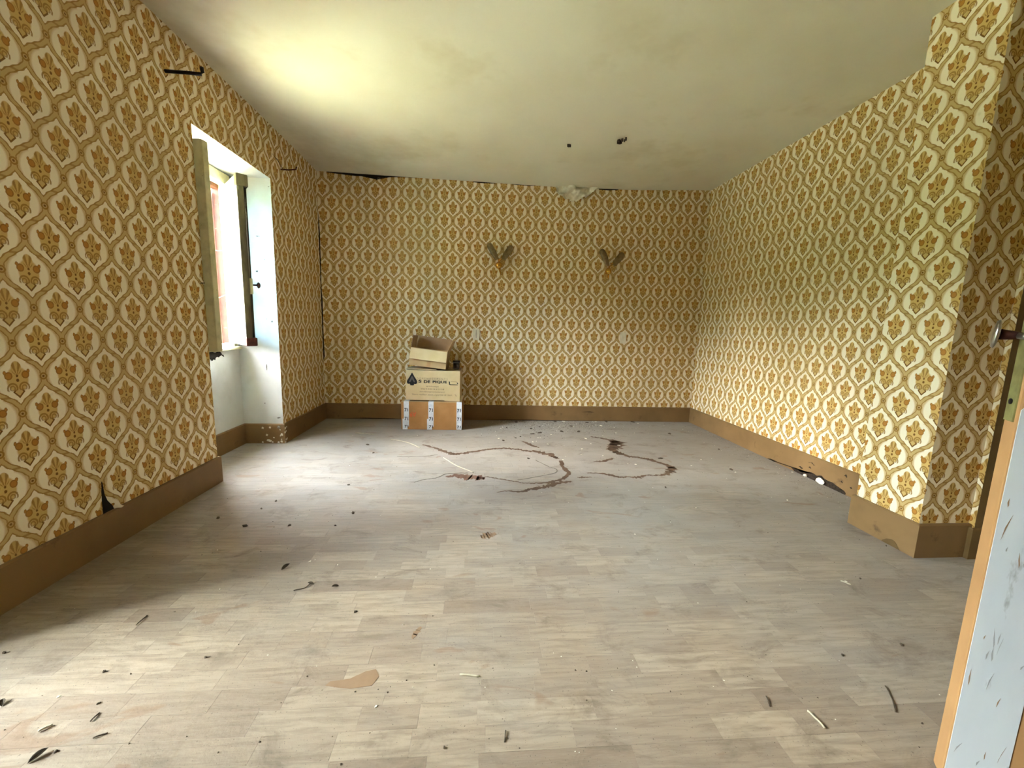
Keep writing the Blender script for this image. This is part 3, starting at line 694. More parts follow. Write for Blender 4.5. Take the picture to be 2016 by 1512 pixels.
# ------------------------------------------------------------------ cardboard boxes
def text(name, s, x0, x1, zc, h, mat, parent, y, shear=0.0, space=1.0, bold=0.0, flip=False):
    cu = bpy.data.curves.new(name, 'FONT'); cu.body = s; cu.size = 1; cu.space_character = space; cu.shear = shear; cu.offset = bold; cu.extrude = 0.0; cu.resolution_u = 3
    t = bpy.data.objects.new(name, cu); COL.objects.link(t)
    dg = bpy.context.evaluated_depsgraph_get(); me = bpy.data.meshes.new_from_object(t.evaluated_get(dg))
    bpy.data.objects.remove(t); bpy.data.curves.remove(cu)
    xs = [v.co.x for v in me.vertices]; ys = [v.co.y for v in me.vertices]
    sx_, sz_ = (x1 - x0) / (max(xs) - min(xs)), h / (max(ys) - min(ys))
    for v in me.vertices:
        a = x0 + (v.co.x - min(xs)) * sx_; b = zc - h / 2 + (v.co.y - min(ys)) * sz_
        if flip: a = x0 + x1 - a; b = 2 * zc - b
        v.co = (a, y, b)
    me.name = name
    return link(name, me, mat, parent)
# bottom box
b1 = empty('cardboard_box', (-0.449, 3.958, 0.0), (0, 0, R(-1.2)))
tag(b1, 'brown cardboard box with three white tape bands, lowest of the stack', 'cardboard box', 'stacked moving boxes')
w, d, h = 0.2825, 0.18, 0.266
box('body', (-w, -d, 0.0), (w, d, h), M_CARDB, b1, 0.004)
box('flap', (-w + 0.001, -d + 0.001, h), (w - 0.001, -0.002, h + 0.004), M_CARD, b1, 0.001)
box('flap', (-w + 0.001, 0.002, h), (w - 0.001, d - 0.001, h + 0.004), M_CARD, b1, 0.001)
for k, (xc, hw) in enumerate(((-0.234, 0.024), (-0.004, 0.0245), (0.2605, 0.0235))):
    bm = bmesh.new()
    bm_box(bm, (xc - hw, -d - 0.0012, 0.03 if k != 2 else 0.004), (xc + hw, -d + 0.0005, h + 0.0046)); bm_box(bm, (xc - hw, -d - 0.0012, h + 0.0038), (xc + hw, d, h + 0.0050))
    if k != 2: bm_box(bm, (xc - hw - 0.012, -d - 0.0017, 0.001), (xc + hw - 0.014, -d + 0.0005, 0.105))
    else: bm_box(bm, (w - 0.001, -d, 0.004), (w + 0.0014, -d + 0.05, h)); bm_box(bm, (w - 0.004, -d - 0.003, 0.0), (w + 0.003, -d + 0.004, h))
    tp = bm_obj('tape', bm, M_TAPE, b1); tp['label'] = 'white printed packing tape'
    for q, zz in enumerate((0.232, 0.145 + 0.04, 0.10, 0.025)):
        if q == 0: continue
        text('print_mark', '71', xc - hw * 0.75, xc + hw * 0.7, zz + 0.005, 0.034 if q < 3 else 0.026, M_INK, tp, -d - 0.0024, 0.0, 1.0, 0.02)
text('red_mark', 'A9', -0.2, -0.142, 0.146, 0.046, M_REDINK, b1, -d - 0.0008, 0, 1.0, 0.01, True)
# middle box
b2 = empty('cardboard_box', (-0.440, 3.966, 0.2745), (0, R(0.5), R(-0.6)))
tag(b2, 'pale moving box printed with a black spade and removal firm lettering', 'cardboard box', 'stacked moving boxes')
w, d, h = 0.254, 0.168, 0.290; z0 = 0.006
box('body', (-w, -d, z0), (w, d, h), M_CARDL, b2, 0.004)
box('bottom_flap', (0.11, -d - 0.002, 0.0005), (w - 0.001, d, z0), M_CARDL, b2, 0.001)
box('bottom_flap', (-w + 0.002, -0.04, 0.0005), (0.11, d, z0), M_CARDI, b2, 0.001)
box('flap', (-w + 0.002, -d + 0.004, h - 0.0005), (0.03, 0, h + 0.004), M_CARDL, b2, 0.001, Matrix.Translation((-w, 0, h)) @ Matrix.Rotation(R(1.0), 4, 'Y') @ Matrix.Translation((w, 0, -h + 0.010)))
box('flap', (-w + 0.002, 0.004, h - 0.0005), (w - 0.002, d - 0.002, h + 0.004), M_CARDI, b2, 0.001)
ZS = 2 * w / 1880
PX = lambda zx: -w + (zx - 50) * ZS
PZ = lambda zy: h - (zy - 165) * (h - z0) / 1010
yf = -d - 0.0008
sp = []
for sgn in (1, -1):
    pts = [(0, 1.0), (0.06, 0.93), (0.14, 0.81), (0.25, 0.66), (0.36, 0.53), (0.44, 0.43), (0.485, 0.34), (0.50, 0.26), (0.48, 0.18), (0.42, 0.125), (0.33, 0.11), (0.23, 0.125), (0.15, 0.17), (0.09, 0.20), (0.075, 0.13), (0.10, 0.06), (0.15, 0.0)]
    sp += [(x * sgn, z) for x, z in (pts if sgn == 1 else pts[1:][::-1])]
spade = prism('spade_emblem', [(PX(270) + x * 0.0955, PZ(680) + z * 0.122) for x, z in sp], 'y', (yf - 0.0004, yf + 0.0006), M_INK, b2)
ain = [(0, 0.72), (0.07, 0.70), (0.30, 0.27), (0.22, 0.25), (0.13, 0.30), (0.0, 0.48), (-0.13, 0.30), (-0.22, 0.25), (-0.30, 0.27), (-0.07, 0.70)]
prism('emblem_letter', [(PX(270) + x * 0.0955, PZ(680) + z * 0.122) for x, z in ain], 'y', (yf - 0.0008, yf - 0.0003), M_INKG, spade)
lt = lambda s, a, b, zy, hz, mat, **k: text('lettering', s, PX(a), PX(b), PZ(zy), hz * ZS, mat, b2, yf, **k)
lt('DÉMÉNAGEMENTS', 440, 1490, 432, 92, M_INKB, space=1.9)
lt('S', 488, 596, 532, 104, M_INK, bold=0.035)
lt('DE', 676, 896, 540, 100, M_INK, bold=0.035)
lt('PIQUE', 978, 1478, 548, 108, M_INK, bold=0.035)
lt('46130 Prouvaquis', 762, 1190, 705, 58, M_INKB, bold=0.02)
lt('04 66 72 30 80 / 06 20 23 15 48', 575, 1378, 788, 52, M_INKB, bold=0.02)
lt('www.demenagementsasdepique.fr', 528, 1412, 886, 46, M_INKB, bold=0.025)
lt('Votre meilleur atout, à portée de main.', 272, 1672, 988, 80, M_INKB, shear=0.2)
trk = [(1535, 515), (1575, 520), (1580, 595), (1600, 610), (1855, 612), (1855, 635), (1590, 638), (1548, 615)]
prism('truck_outline', [(PX(a), PZ(b)) for a, b in trk], 'y', (yf - 0.0004, yf + 0.0006), M_INK, b2)
prism('truck_outline', [(PX(a), PZ(b)) for a, b in [(1815, 520), (1862, 580), (1862, 592), (1825, 590)]], 'y', (yf - 0.0004, yf + 0.0006), M_INK, b2)
prism('truck_outline', [(PX(a), PZ(b)) for a, b in [(1600, 512), (1815, 518), (1815, 526), (1600, 520)]], 'y', (yf - 0.0004, yf + 0.0006), M_INKB, b2)
prism('swoosh', [(PX(a), PZ(b)) for a, b in [(1735, 960), (1790, 965), (1815, 1030), (1800, 1025), (1775, 975)]], 'y', (yf - 0.0004, yf + 0.0006), M_INKB, b2)
# open box on top
b3 = empty('cardboard_box', (-0.489, 3.925, 0.592), (R(-2), R(6.2), R(-3)))
tag(b3, 'smaller open cardboard box with raised flaps, tilted on top of the stack', 'cardboard box', 'stacked moving boxes')
w, d, h, t = 0.172, 0.118, 0.168, 0.004
bm = bmesh.new()
for lo, hi in (((-w, -d, 0), (w, -d + t, h)), ((-w, d - t, 0), (w, d, h)), ((-w, -d + t, 0), (-w + t, d - t, h)), ((w - t, -d + t, 0), (w, d - t, h)), ((-w + t, -d + t, 0), (w - t, d - t, t))): bm_box(bm, lo, hi)
bm_obj('body', bm, M_CARD, b3)
hg = lambda loc, ang, ax: Matrix.Translation(loc) @ Matrix.Rotation(R(ang), 4, ax)
box('flap', (-w + 0.001, -t, 0), (w - 0.001, 0, 0.108), M_CARDL, b3, 0.001, hg((0, -d + 0.001, h), 168, 'X')).location = (0, 0, 0)
box('flap', (-w + 0.004, -t, 0), (w - 0.001, 0, 0.112), M_CARDI, b3, 0.001, hg((0, d, h), -6, 'X'))
box('flap', (0, -d + 0.002, 0), (t, d - 0.010, 0.112), M_CARDI, b3, 0.001, hg((-w, 0, h), 4, 'Y'))
box('flap', (-t, -d + 0.002, 0), (0, d - 0.004, 0.112), M_CARD, b3, 0.001, hg((w, 0, h), 20, 'Y'))
box('tape', (-0.008, -d - 0.0008, 0.004), (0.028, -d + 0.0005, h - 0.01), M_BTAPE, b3)
# small things beside it
zt = 0.2755 + 0.294
c = empty('black_container', (-0.228, 3.905, zt + 0.003)); tag(c, 'small glossy black container standing on the printed box beside the open one', 'container')
box('body', (-0.030, -0.045, 0), (0.032, 0.045, 0.062), M_GLOSS, c, 0.012)
box('lid', (-0.034, -0.049, 0.060), (0.036, 0.049, 0.088), M_GLOSS, c, 0.010)
box('label_patch', (0.004, -0.0462, 0.018), (0.028, -0.044, 0.050), M_INKG, c, 0.001)
c = tag(box('cardboard_strip', (-0.002, -0.055, 0), (0.002, 0.05, 0.150), M_CARDL, None, 0.0005), 'narrow upright strip of pale cardboard between open box and black container', 'cardboard')
c.location = (-0.2705, 3.90, zt + 0.001); c.rotation_euler = (0, R(-3), R(4))

# ------------------------------------------------------------------ wall lamps, switches, brackets
def shade(root, base, tip, wid, name='shade'):
    base, tip = Vector(base), Vector(tip); ax = tip - base; Ln = ax.length; ax.normalize()
    out = Vector((0, -1, 0)); out = (out - ax * out.dot(ax)).normalized(); side = ax.cross(out).normalized()
    bm = bmesh.new(); NI, NK = 26, 12; g = {}
    for i in range(NI + 1):
        s = i / NI; prof = (0.62 + 0.38 * math.sin(min(1, s / 0.55) * math.pi / 2)) * math.sqrt(max(0.03, 1 - max(0, (s - 0.80) / 0.2) ** 2))
        for k in range(NK + 1):
            a = (k / NK - 0.5) * math.pi * 1.15; rr = wid / 2 * prof * (1 + 0.05 * math.cos(k * math.pi) * (s > 0.05))
            g[i, k] = bm.verts.new(base + ax * (s * Ln) + side * math.sin(a) * rr + out * (math.cos(a) * rr * 0.7 + 0.02 * math.sin(s * 2.2)))
    for i in range(NI):
        for k in range(NK): bm.faces.new((g[i, k], g[i + 1, k], g[i + 1, k + 1], g[i, k + 1]))
    bmesh.ops.solidify(bm, geom=bm.faces[:], thickness=0.003)
    o = bm_obj(name, bm, M_SMOKE, root, True); o['label'] = 'ribbed smoked glass shade'
    return o
def sconce():
    root = empty('wall_sconce', (0.172, YB, 1.600))
    lathe('backplate', [(0.026, 0), (0.026, 0.004), (0.018, 0.012), (0.008, 0.016)], M_BRASS, root, 20, Matrix.Rotation(R(90), 4, 'X'))
    bm = bmesh.new(); bmesh.ops.create_uvsphere(bm, u_segments=20, v_segments=14, radius=0.033)
    bmesh.ops.translate(bm, vec=(-0.004, -0.052, 0.0), verts=bm.verts); bm_obj('ball', bm, M_BRASS, root, True)
    tube('stem', [(0, -0.010, 0), (0, -0.03, 0)], 0.010, M_BRASS, root, 10)
    a1 = tube('arm', [(-0.004, -0.055, 0.030), (-0.006, -0.056, 0.052), (-0.018, -0.058, 0.072)], 0.0055, M_BRASS, root, 8)
    a2 = tube('arm', [(0.000, -0.055, 0.030), (0.006, -0.056, 0.052), (0.030, -0.058, 0.070)], 0.0055, M_BRASS, root, 8)
    bm = bmesh.new(); bmesh.ops.create_uvsphere(bm, u_segments=10, v_segments=8, radius=0.010)
    bmesh.ops.translate(bm, vec=(0.022, -0.072, 0.078), verts=bm.verts); bm_obj('bead', bm, M_BRASS, root, True)
    tube('finial', [(0.004, -0.04, -0.028), (0.012, -0.03, -0.06), (0.022, -0.015, -0.085)], [0.010, 0.007, 0.004], M_BRASS, root, 8)
    shade(root, (-0.018, -0.060, 0.052), (-0.112, -0.060, 0.205), 0.058)
    shade(root, (0.036, -0.055, 0.056), (0.128, -0.040, 0.192), 0.062)
    return root
s1 = sconce(); tag(s1, 'brass wall sconce with two smoked glass shades, nearer the cardboard boxes', 'wall lamp', 'pair of brass wall sconces')
s2 = copy_tree(s1, None, (1.128, 0, -0.014)); s2.rotation_euler = (0, R(3), 0)
tag(s2, 'brass wall sconce with two smoked glass shades, farther from the cardboard boxes', 'wall lamp', 'pair of brass wall sconces')
def switch(x, z, first):
    root = empty('light_switch', (x, YB, z))
    box('plate', (-0.033, -0.009, -0.060), (0.033, 0, 0.060), M_IVORY, root, 0.003)
    for s in (-1, 1): box('rocker', (-0.013 if s < 0 else 0.002, -0.013, -0.036), (-0.002 if s < 0 else 0.013, -0.006, 0.036), M_IVORY, root, 0.002)
    if first: box('dark_line', (-0.0022, -0.0105, -0.04), (0.0022, -0.0085, 0.045), M_CRACK, root)  # dark line down the middle of the plate
    return root
tag(switch(-0.046, 0.906, True), 'ivory double light switch on the far wall just above the box stack', 'light switch', 'bedside switches on the far wall')
tag(switch(1.516, 0.910, False), 'ivory double light switch near the far corner below the second sconce', 'light switch', 'bedside switches on the far wall')
br = tag(tube('curtain_bracket', [(XL - 0.002, 2.327, 2.205), (XL + 0.10, 2.327, 2.205), (XL + 0.168, 2.327, 2.203), (XL + 0.176, 2.327, 2.213), (XL + 0.174, 2.327, 2.235)], 0.0085, M_IRON), 'black iron curtain bracket sticking out above the window, nearer the photographer', 'bracket', 'curtain brackets')
br = tag(tube('curtain_bracket', [(XL - 0.002, 3.49, 2.165), (XL + 0.06, 3.49, 2.163), (XL + 0.115, 3.49, 2.170), (XL + 0.122, 3.49, 2.19)], 0.005, M_RUST), 'thin rusty curtain bracket between the window recess and the far corner', 'bracket', 'curtain brackets')
tag(tube('nail', [(XL - 0.004, 2.462, 1.19), (XL + 0.022, 2.462, 1.192)], 0.0025, M_IRON), 'small nail in the wall edge beside the open casement', 'nail')

# ------------------------------------------------------------------ marks and litter on the floor
STAINS = {
 'A': [(-0.47, 3.291, 0.015), (-0.332, 3.177, 0.023), (-0.231, 3.065, 0.031), (-0.171, 3.052, 0.031), (-0.053, 3.101, 0.024), (0.07, 3.168, 0.023), (0.165, 3.195, 0.023), (0.291, 3.186, 0.029), (0.381, 3.136, 0.023), (0.501, 3.098, 0.038), (0.579, 3.012, 0.041), (0.61, 2.934, 0.022)],
 'B': [(0.623, 2.89, 0.019), (0.611, 2.725, 0.03), (0.63, 2.649, 0.02), (0.574, 2.543, 0.023), (0.484, 2.476, 0.025), (0.418, 2.461, 0.014), (0.306, 2.458, 0.01), (0.234, 2.488, 0.01), (0.136, 2.534, 0.011), (0.048, 2.575, 0.006)],
 'C': [(-0.218, 2.569, 0.012), (-0.143, 2.583, 0.042), (-0.067, 2.569, 0.056), (-0.003, 2.548, 0.059), (0.048, 2.541, 0.023)],
 'D': [(0.613, 2.486, 0.013), (0.519, 2.46, 0.025), (0.421, 2.398, 0.027), (0.331, 2.363, 0.026), (0.256, 2.326, 0.016), (0.174, 2.335, 0.008), (0.114, 2.313, 0.004)],
 'E': [(1.041, 3.574, 0.018), (1.132, 3.512, 0.028), (1.202, 3.451, 0.041), (1.231, 3.38, 0.085), (1.157, 3.264, 0.067), (1.105, 3.182, 0.053), (1.144, 3.081, 0.044), (1.193, 2.999, 0.026), (1.276, 2.971, 0.02), (1.331, 2.917, 0.035), (1.378, 2.851, 0.021), (1.419, 2.779, 0.032), (1.415, 2.714, 0.044), (1.348, 2.63, 0.032), (1.261, 2.593, 0.02), (1.165, 2.594, 0.016), (1.08, 2.551, 0.027), (1.031, 2.565, 0.012), (0.962, 2.559, 0.023), (0.908, 2.601, 0.024), (0.836, 2.631, 0.012), (0.756, 2.638, 0.008)],
 'F': [(0.668, 2.553, 0.009), (0.714, 2.556, 0.018), (0.768, 2.559, 0.008)],
 'G': [(0.385, 3.404, 0.017), (0.434, 3.318, 0.025), (0.475, 3.253, 0.021), (0.506, 3.221, 0.009)],
 'H': [(0.871, 2.874, 0.009), (0.958, 2.892, 0.024), (1.056, 2.96, 0.013)],
}
FLAKES = [(0.903, 4.166, 0.043), (0.822, 3.956, 0.0204), (0.957, 3.931, 0.0203), (1.265, 3.994, 0.0412), (1.707, 4.108, 0.0212), (1.328, 3.709, 0.0144), (0.536, 3.519, 0.0137), (0.557, 3.519, 0.0137), (0.506, 3.41, 0.0133), (0.472, 3.387, 0.0176), (0.178, 3.486, 0.0226), (0.214, 3.842, 0.0149), (0.974, 3.505, 0.0273), (0.977, 3.339, 0.013), (0.861, 3.194, 0.0125), (0.986, 3.013, 0.0118), (0.644, 2.916, 0.0115), (1.176, 2.812, 0.0185), (1.119, 2.823, 0.0111), (0.816, 3.032, 0.0119), (1.214, 3.296, 0.0215), (1.595, 2.786, 0.011), (0.593, 3.322, 0.013), (0.677, 3.63, 0.0141), (1.261, 4.22, 0.0217), (1.214, 4.015, 0.0155), (-1.091, 1.016, 0.0131), (-0.621, 1.13, 0.007), (-0.257, 0.946, 0.0141), (0.242, 0.807, 0.0058), (0.251, 0.804, 0.0057), (0.383, 0.962, 0.0063), (0.721, 0.978, 0.008), (0.948, 0.85, 0.0059), (1.514, 1.407, 0.0143), (-0.696, 1.616, 0.0183), (-0.574, 1.59, 0.009), (-0.951, 1.448, 0.0084), (2.291, 2.649, 0.014), (2.703, 3.468, 0.0135), (1.75, 2.926, 0.0115), (1.854, 2.649, 0.014), (2.697, 2.933, 0.0192), (1.246, 2.086, 0.0085), (1.876, 2.179, 0.0118), (0.776, 1.803, 0.0075)]
CRUMBS = [(0.513, 3.844, 0.0298), (0.608, 3.914, 0.0202), (0.274, 3.873, 0.02), (0.215, 3.42, 0.0267), (0.332, 3.507, 0.0182), (0.38, 3.554, 0.0184), (0.499, 3.648, 0.0378), (0.576, 3.695, 0.0479), (0.944, 3.961, 0.0614), (0.814, 4.152, 0.0482), (1.152, 4.119, 0.0531), (1.433, 2.952, 0.0465), (0.38, 2.939, 0.0231), (1.862, 3.693, 0.043), (0.389, 4.111, 0.053), (1.378, 4.25, 0.0438), (1.675, 4.273, 0.077), (0.802, 3.748, 0.0776), (0.97, 3.753, 0.0874), (-0.797, 1.129, 0.014), (-1.044, 1.091, 0.0137), (-0.965, 1.08, 0.0085), (-1.388, 1.172, 0.0162), (-0.417, 1.306, 0.0174), (-1.145, 2.113, 0.0114), (-1.117, 2.207, 0.0149), (-0.918, 1.927, 0.0132), (-0.797, 2.434, 0.0162), (-0.699, 1.922, 0.0105), (-0.655, 2.058, 0.0196), (-0.069, 0.832, 0.0117), (1.157, 1.049, 0.0134), (1.394, 1.08, 0.017), (1.593, 1.421, 0.0144), (0.296, 1.033, 0.0083), (0.328, 1.028, 0.0082), (1.014, 1.303, 0.0077), (-0.909, 3.275, 0.0299), (-0.809, 3.063, 0.016), (1.856, 2.701, 0.0285), (2.06, 3.193, 0.0208), (1.202, 2.378, 0.0127), (1.972, 1.664, 0.0117), (-0.971, 0.991, 0.0113), (-0.958, 0.871, 0.0105), (-1.302, 2.014, 0.0192), (-1.127, 1.927, 0.0211), (1.17, 0.827, 0.0087), (-0.12, 1.07, 0.0085), (0.547, 0.951, 0.0063)]
LEAVES = [(-0.775, 1.576, 0.0259), (-0.986, 0.861, 0.0218), (-1.212, 1.003, 0.014), (-0.632, 1.467, 0.013), (-0.535, 1.448, 0.0165)]
TWIGS = [[(-1.101, 1.27), (-1.103, 1.316)], [(0.079, 0.864), (0.075, 0.837)], [(1.182, 0.936), (1.163, 0.9), (1.131, 0.861)], [(-0.678, 1.427), (-0.644, 1.443), (-0.632, 1.467)], [(-0.902, 0.897), (-0.88, 0.909)], [(-0.946, 0.94), (-0.946, 0.964)], [(0.808, 0.922), (0.798, 0.893)]]
STRAWS_LIT_EDGES = [[(-1.044, 0.92), (-1.028, 0.936)], [(0.89, 0.874), (0.896, 0.855), (0.897, 0.827)], [(-0.753, 3.426), (-0.611, 3.353), (-0.478, 3.198)], [(-0.263, 2.947), (-0.151, 2.771), (-0.033, 2.641)], [(-1.113, 3.631), (-0.943, 3.584)], [(1.492, 1.408), (1.514, 1.384)], [(-0.043, 1.032), (0.015, 1.024)]]
CRACK = [[(-0.408, 2.472), (-0.36, 2.513), (-0.267, 2.556), (-0.21, 2.625), (-0.069, 2.639)], [(-0.612, 2.983), (-0.427, 2.984), (-0.317, 3.031)], [(0.429, 2.911), (0.507, 2.765), (0.555, 2.706), (0.51, 2.624), (0.261, 2.51)]]
def smooth_line(pts, n=6):
    out = []
    P = [pts[0]] + list(pts) + [pts[-1]]
    for i in range(1, len(P) - 2):
        for k in range(n):
            t = k / n; a, b, c, d = P[i - 1], P[i], P[i + 1], P[i + 2]
            out.append(tuple(0.5 * (2 * b[j] + (c[j] - a[j]) * t + (2 * a[j] - 5 * b[j] + 4 * c[j] - d[j]) * t * t + (3 * b[j] - a[j] - 3 * c[j] + d[j]) * t ** 3) for j in range(len(b))))
    out.append(tuple(pts[-1])); return out
def ribbon(name, pts, mat, z=0.0009, jag=0.55, seed=1):
    rnd = random.Random(seed); L = smooth_line(pts, 10); vs, fs = [], []
    for i, (x, y, w) in enumerate(L):
        x += (rnd.random() - 0.5) * w * 0.5; y += (rnd.random() - 0.5) * w * 0.7
        a = L[max(i - 1, 0)]; b = L[min(i + 1, len(L) - 1)]; t = Vector((b[0] - a[0], b[1] - a[1])); t = t.normalized() if t.length else Vector((1, 0))
        n = Vector((-t.y, t.x)); w = max(0.003, w * 1.3)
        wa = w * 0.5 * (1 + jag * (rnd.random() * 2 - 1)); wb = w * 0.5 * (1 + jag * (rnd.random() * 2 - 1))
        vs += [(x + n.x * wa, y + n.y * wa, 0.0004), (x + n.x * wa * .9, y + n.y * wa * .9, z), (x - n.x * wb * .9, y - n.y * wb * .9, z), (x - n.x * wb, y - n.y * wb, 0.0004)]
    for i in range(len(L) - 1):
        for k in range(3): a = i * 4 + k; fs.append((a, a + 1, a + 5, a + 4))
    bm_ = mesh_of(name, vs, fs); return link(name, bm_, mat)
SLAB = {'A': 'long winding brown stain line arching over the pale dusty patch', 'B': 'thin brown stain line closing the pale dusty patch towards the room',
        'C': 'reddish brown worn blotch at the edge of the pale dusty patch', 'D': 'broken brown smear trailing below the pale dusty patch',
        'E': 'broad looping brown stain line running from the rubble towards the mouldy wall', 'F': 'short brown stain fleck between the two stain loops',
        'G': 'small brown stain streak among the crumbs near the far wall', 'H': 'faint forked brown stain inside the larger loop'}
for i, (k, pts) in enumerate(STAINS.items()):
    tag(ribbon('floor_stain', pts, M_STAINR if k == 'C' else M_STAIN, seed=i), SLAB[k], 'stain', 'brown stains on the parquet')
NEAR_STAINS = {'J': [(0.014, 1.803, 0.021), (0.05, 1.812, 0.034), (0.087, 1.825, 0.017)], 'K': [(-0.201, 1.175, 0.005), (-0.192, 1.203, 0.014), (-0.182, 1.225, 0.006)], }
NLAB = {'J': 'small orange scratch in the dust towards the middle of the floor', 'K': 'thin orange brown drip mark across the near planks'}
for i, (k, pts) in enumerate(NEAR_STAINS.items()):
    tag(ribbon('floor_stain', pts, M_STAINO, 0.0007, 0.3, i + 70), NLAB[k], 'stain', 'brown stains on the parquet')
tag(patch('floor_stain', [(-0.412, 1.016), (-0.34, 1.003), (-0.285, 1.01), (-0.272, 1.039), (-0.287, 1.064), (-0.314, 1.058), (-0.35, 1.036), (-0.403, 1.029)], M_STAINO, None, 'z', 0.0002, 0.0006, 0.03), 'hooked orange brown water mark on the near parquet', 'stain', 'brown stains on the parquet')
CL = ['fine crack in the dust leading to the reddish blotch', 'fine straight crack in the dust beside the boxes', 'fine curved crack inside the pale dusty patch']
for i, pts in enumerate(CRACK):
    tag(ribbon('dust_crack', [(x, y, 0.006) for x, y in pts], M_CRACK, 0.001, 0.5, i + 40), CL[i], 'crack', 'fine cracks in the dust')
rnd = random.Random(99)
def flake_mesh(seed, flat):
    r = random.Random(seed); n = r.choice((5, 6, 7)); vs = []; hh = 0.25 if flat else 0.6
    for z, k in ((0, 1.0), (hh, 0.8)):
        for i in range(n):
            a = 2 * math.pi * i / n + r.random() * 0.5; q = (0.35 + 0.25 * r.random()) * k
            vs.append((math.cos(a) * q * 1.3, math.sin(a) * q * 0.8, z * (0.6 + 0.5 * r.random())))
    fs = [tuple(range(n))[::-1], tuple(range(n, 2 * n))] + [(i, (i + 1) % n, n + (i + 1) % n, n + i) for i in range(n)]
    return mesh_of('bit', vs, fs)
FM = [flake_mesh(i, True) for i in range(6)]; KM = [flake_mesh(i + 20, False) for i in range(6)]
for me in FM: me.materials.append(M_FLAKE); me.name = 'plaster_flake'
for me in KM: me.materials.append(M_CRUMB); me.name = 'dark_crumb'
def zone(x, y):
    if y > 3.0: return 'far'
    return 'near' if y < 1.7 else 'mid'
FLAB = {'far': 'small white plaster flake on the floor near the far wall', 'mid': 'small white plaster flake in the middle of the dusty floor', 'near': 'small white plaster flake on the bare parquet close by'}
KLAB = {'far': 'small dark crumb of rubble on the floor near the far wall', 'mid': 'small dark crumb in the middle of the dusty floor', 'near': 'small dark crumb on the bare parquet close by'}
for name, src, meshes, labs, cat, gname in (('plaster_flake', FLAKES, FM, FLAB, 'plaster flake', 'white plaster flakes '), ('dark_crumb', CRUMBS, KM, KLAB, 'crumb', 'dark crumbs ')):
    for x, y, s in src:
        if y > YB - 0.03: y = YB - 0.03 - rnd.random() * 0.02
        o = bpy.data.objects.new(name, rnd.choice(meshes)); COL.objects.link(o)
        o.location = (x, y, 0.0005); o.rotation_euler = (0, 0, rnd.random() * 6.3); s = min(s, 0.04) * (0.6 if y < 1.7 else 1); o.scale = (s, s, min(s, 0.012) * 0.9)
        zn = zone(x, y); tag(o, labs[zn], cat, gname + {'far': 'by the far wall', 'mid': 'in mid floor', 'near': 'on the near parquet'}[zn])
LL = ['curled brown dead leaf on the parquet in front of the window', 'long dark dead leaf on the parquet close to the photographer', 'dark dead leaf at the very edge of the view near the wall', 'small curled leaf with a stalk, beside the shrivelled pair', 'shrivelled pair of leaf bits near the middle of the parquet']
for i, (x, y, s) in enumerate(LEAVES):
    bm = bmesh.new(); g = {}; s = max(s, 0.016)
    for a in range(9):
        u = a / 8; wv = math.sin(math.pi * u) ** 0.8 * 0.32
        for k in range(5):
            v = (k - 2) / 2; g[a, k] = bm.verts.new(((u - .5) * s * 1.5, v * wv * s, 0.001 + s * (0.30 * v * v * wv * 3 + 0.25 * u * u)))
    for a in range(8):
        for k in range(4): bm.faces.new((g[a, k], g[a + 1, k], g[a + 1, k + 1], g[a, k + 1]))
    bmesh.ops.remove_doubles(bm, verts=bm.verts, dist=1e-5); bmesh.ops.solidify(bm, geom=bm.faces[:], thickness=0.0008)
    o = bm_obj('dead_leaf', bm, M_CRUMB, None, True); o.location = (x, y, 0.0008); o.rotation_euler = (0, 0, 0.9 + i * 0.7 if i > 1 else 1.1)
    tag(o, LL[i], 'leaf', 'dead leaves on the parquet')
TL = ['short twig in the shadow near the window wall', 'tiny crooked twig at the near middle of the parquet', 'long bent twig on the parquet beside the open door', 'thin stalk leading to the curled leaf', 'short dark twig among the litter close by', 'dark twig upright to the planks in the near litter', 'short reddish twig on the parquet in front of the open door']
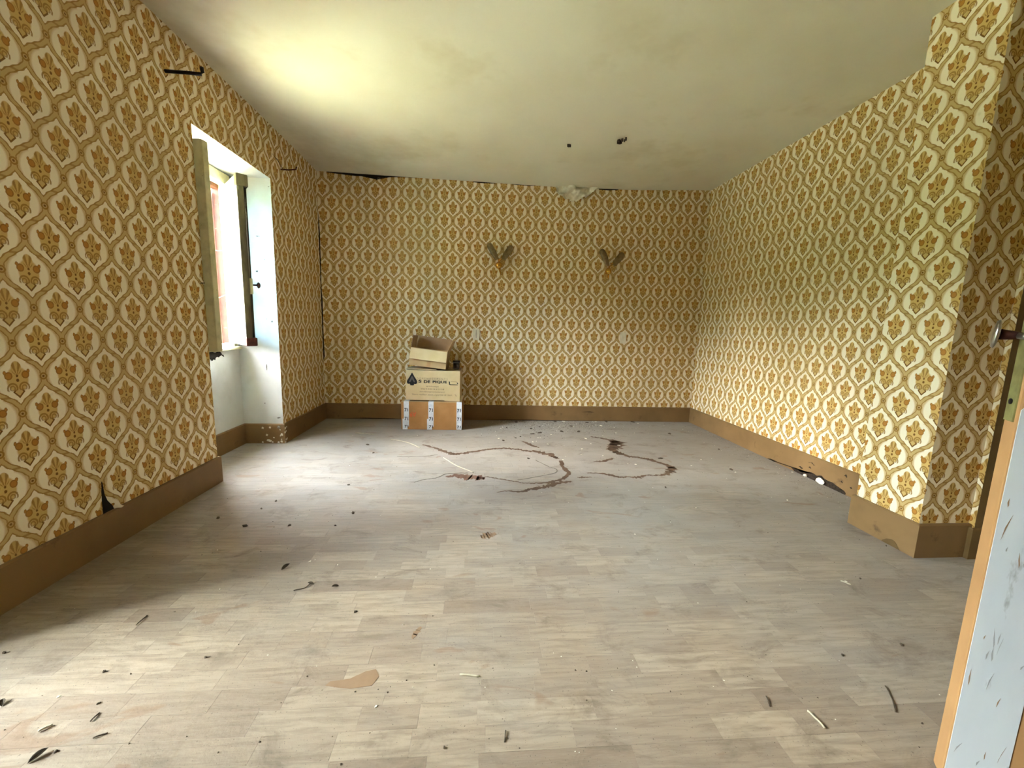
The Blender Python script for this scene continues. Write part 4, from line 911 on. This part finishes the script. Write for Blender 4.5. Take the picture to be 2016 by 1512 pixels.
SL = ['white straw lying nearest the photographer', 'pale straw lying across the planks before the open door', 'long pale line drawn for a lit crack edge in front of the cardboard boxes', 'curved pale line drawn for a lit crack edge crossing into the pale dusty patch', 'faint pale straw near the dark corner under the window', 'short pale straw near the pier baseboard', 'short pale splinter between two planks']  # the long and curved pale lines draw lit edges of buckled dust
for src, mat, labs, nm, rad in ((TWIGS, M_CRUMB, TL, 'twig', 0.0016), (STRAWS_LIT_EDGES, M_STRAW, SL, 'straw', 0.0026)):
    for i, pts in enumerate(src):
        far = pts[0][1] > 2; rr = rad * (1.2 if far and nm == 'straw' else 1)
        L = smooth_line(pts, 5)
        o = tube(nm, [(x, y, rr * 0.9 + 0.001 + 0.001 * math.sin(k)) for k, (x, y) in enumerate(L)], rr, mat, None, 6)
        tag(o, labs[i], nm, nm + 's on the floor')
# grit nobody could count, thickest by the far wall
gv, gf = [], []
for i in range(2600):
    if i < 1500: x = rnd.gauss(0.8, 0.45); y = YB - 0.03 - abs(rnd.gauss(0, 0.28))
    elif i < 1900: x = XR - 0.03 - abs(rnd.gauss(0, 0.12)); y = 2.0 + 2.0 * rnd.random()
    else: x = -1.4 + 3.6 * rnd.random(); y = 0.7 + 3.3 * rnd.random()
    if not (XL + 0.03 < x < XR - 0.03) or y < 0.6 or (x > XP - 0.03 and y < YP1 + 0.02) or (-0.76 < x < -0.14 and y > 3.75): continue
    s = 0.0012 + 0.003 * rnd.random() ** 2 * (1.4 if i < 1500 else 0.8); a = rnd.random() * 6.28; b0 = len(gv)
    for k in range(3): gv.append((x + s * math.cos(a + k * 2.1), y + s * math.sin(a + k * 2.1), 0.0006))
    gv.append((x, y, 0.0006 + s * 0.8)); gf += [(b0, b0 + 1, b0 + 3), (b0 + 1, b0 + 2, b0 + 3), (b0 + 2, b0, b0 + 3)]
gm = mesh_of('grit', gv, gf); gm.materials.append(M_CRUMB); gm.materials.append(M_FLAKE)
for p in gm.polygons: p.material_index = 1 if (p.index // 3) % 5 == 0 else 0
tag(link('grit', gm, None), 'fine dark and white grit scattered over the dusty parquet', 'grit', None, 'stuff')
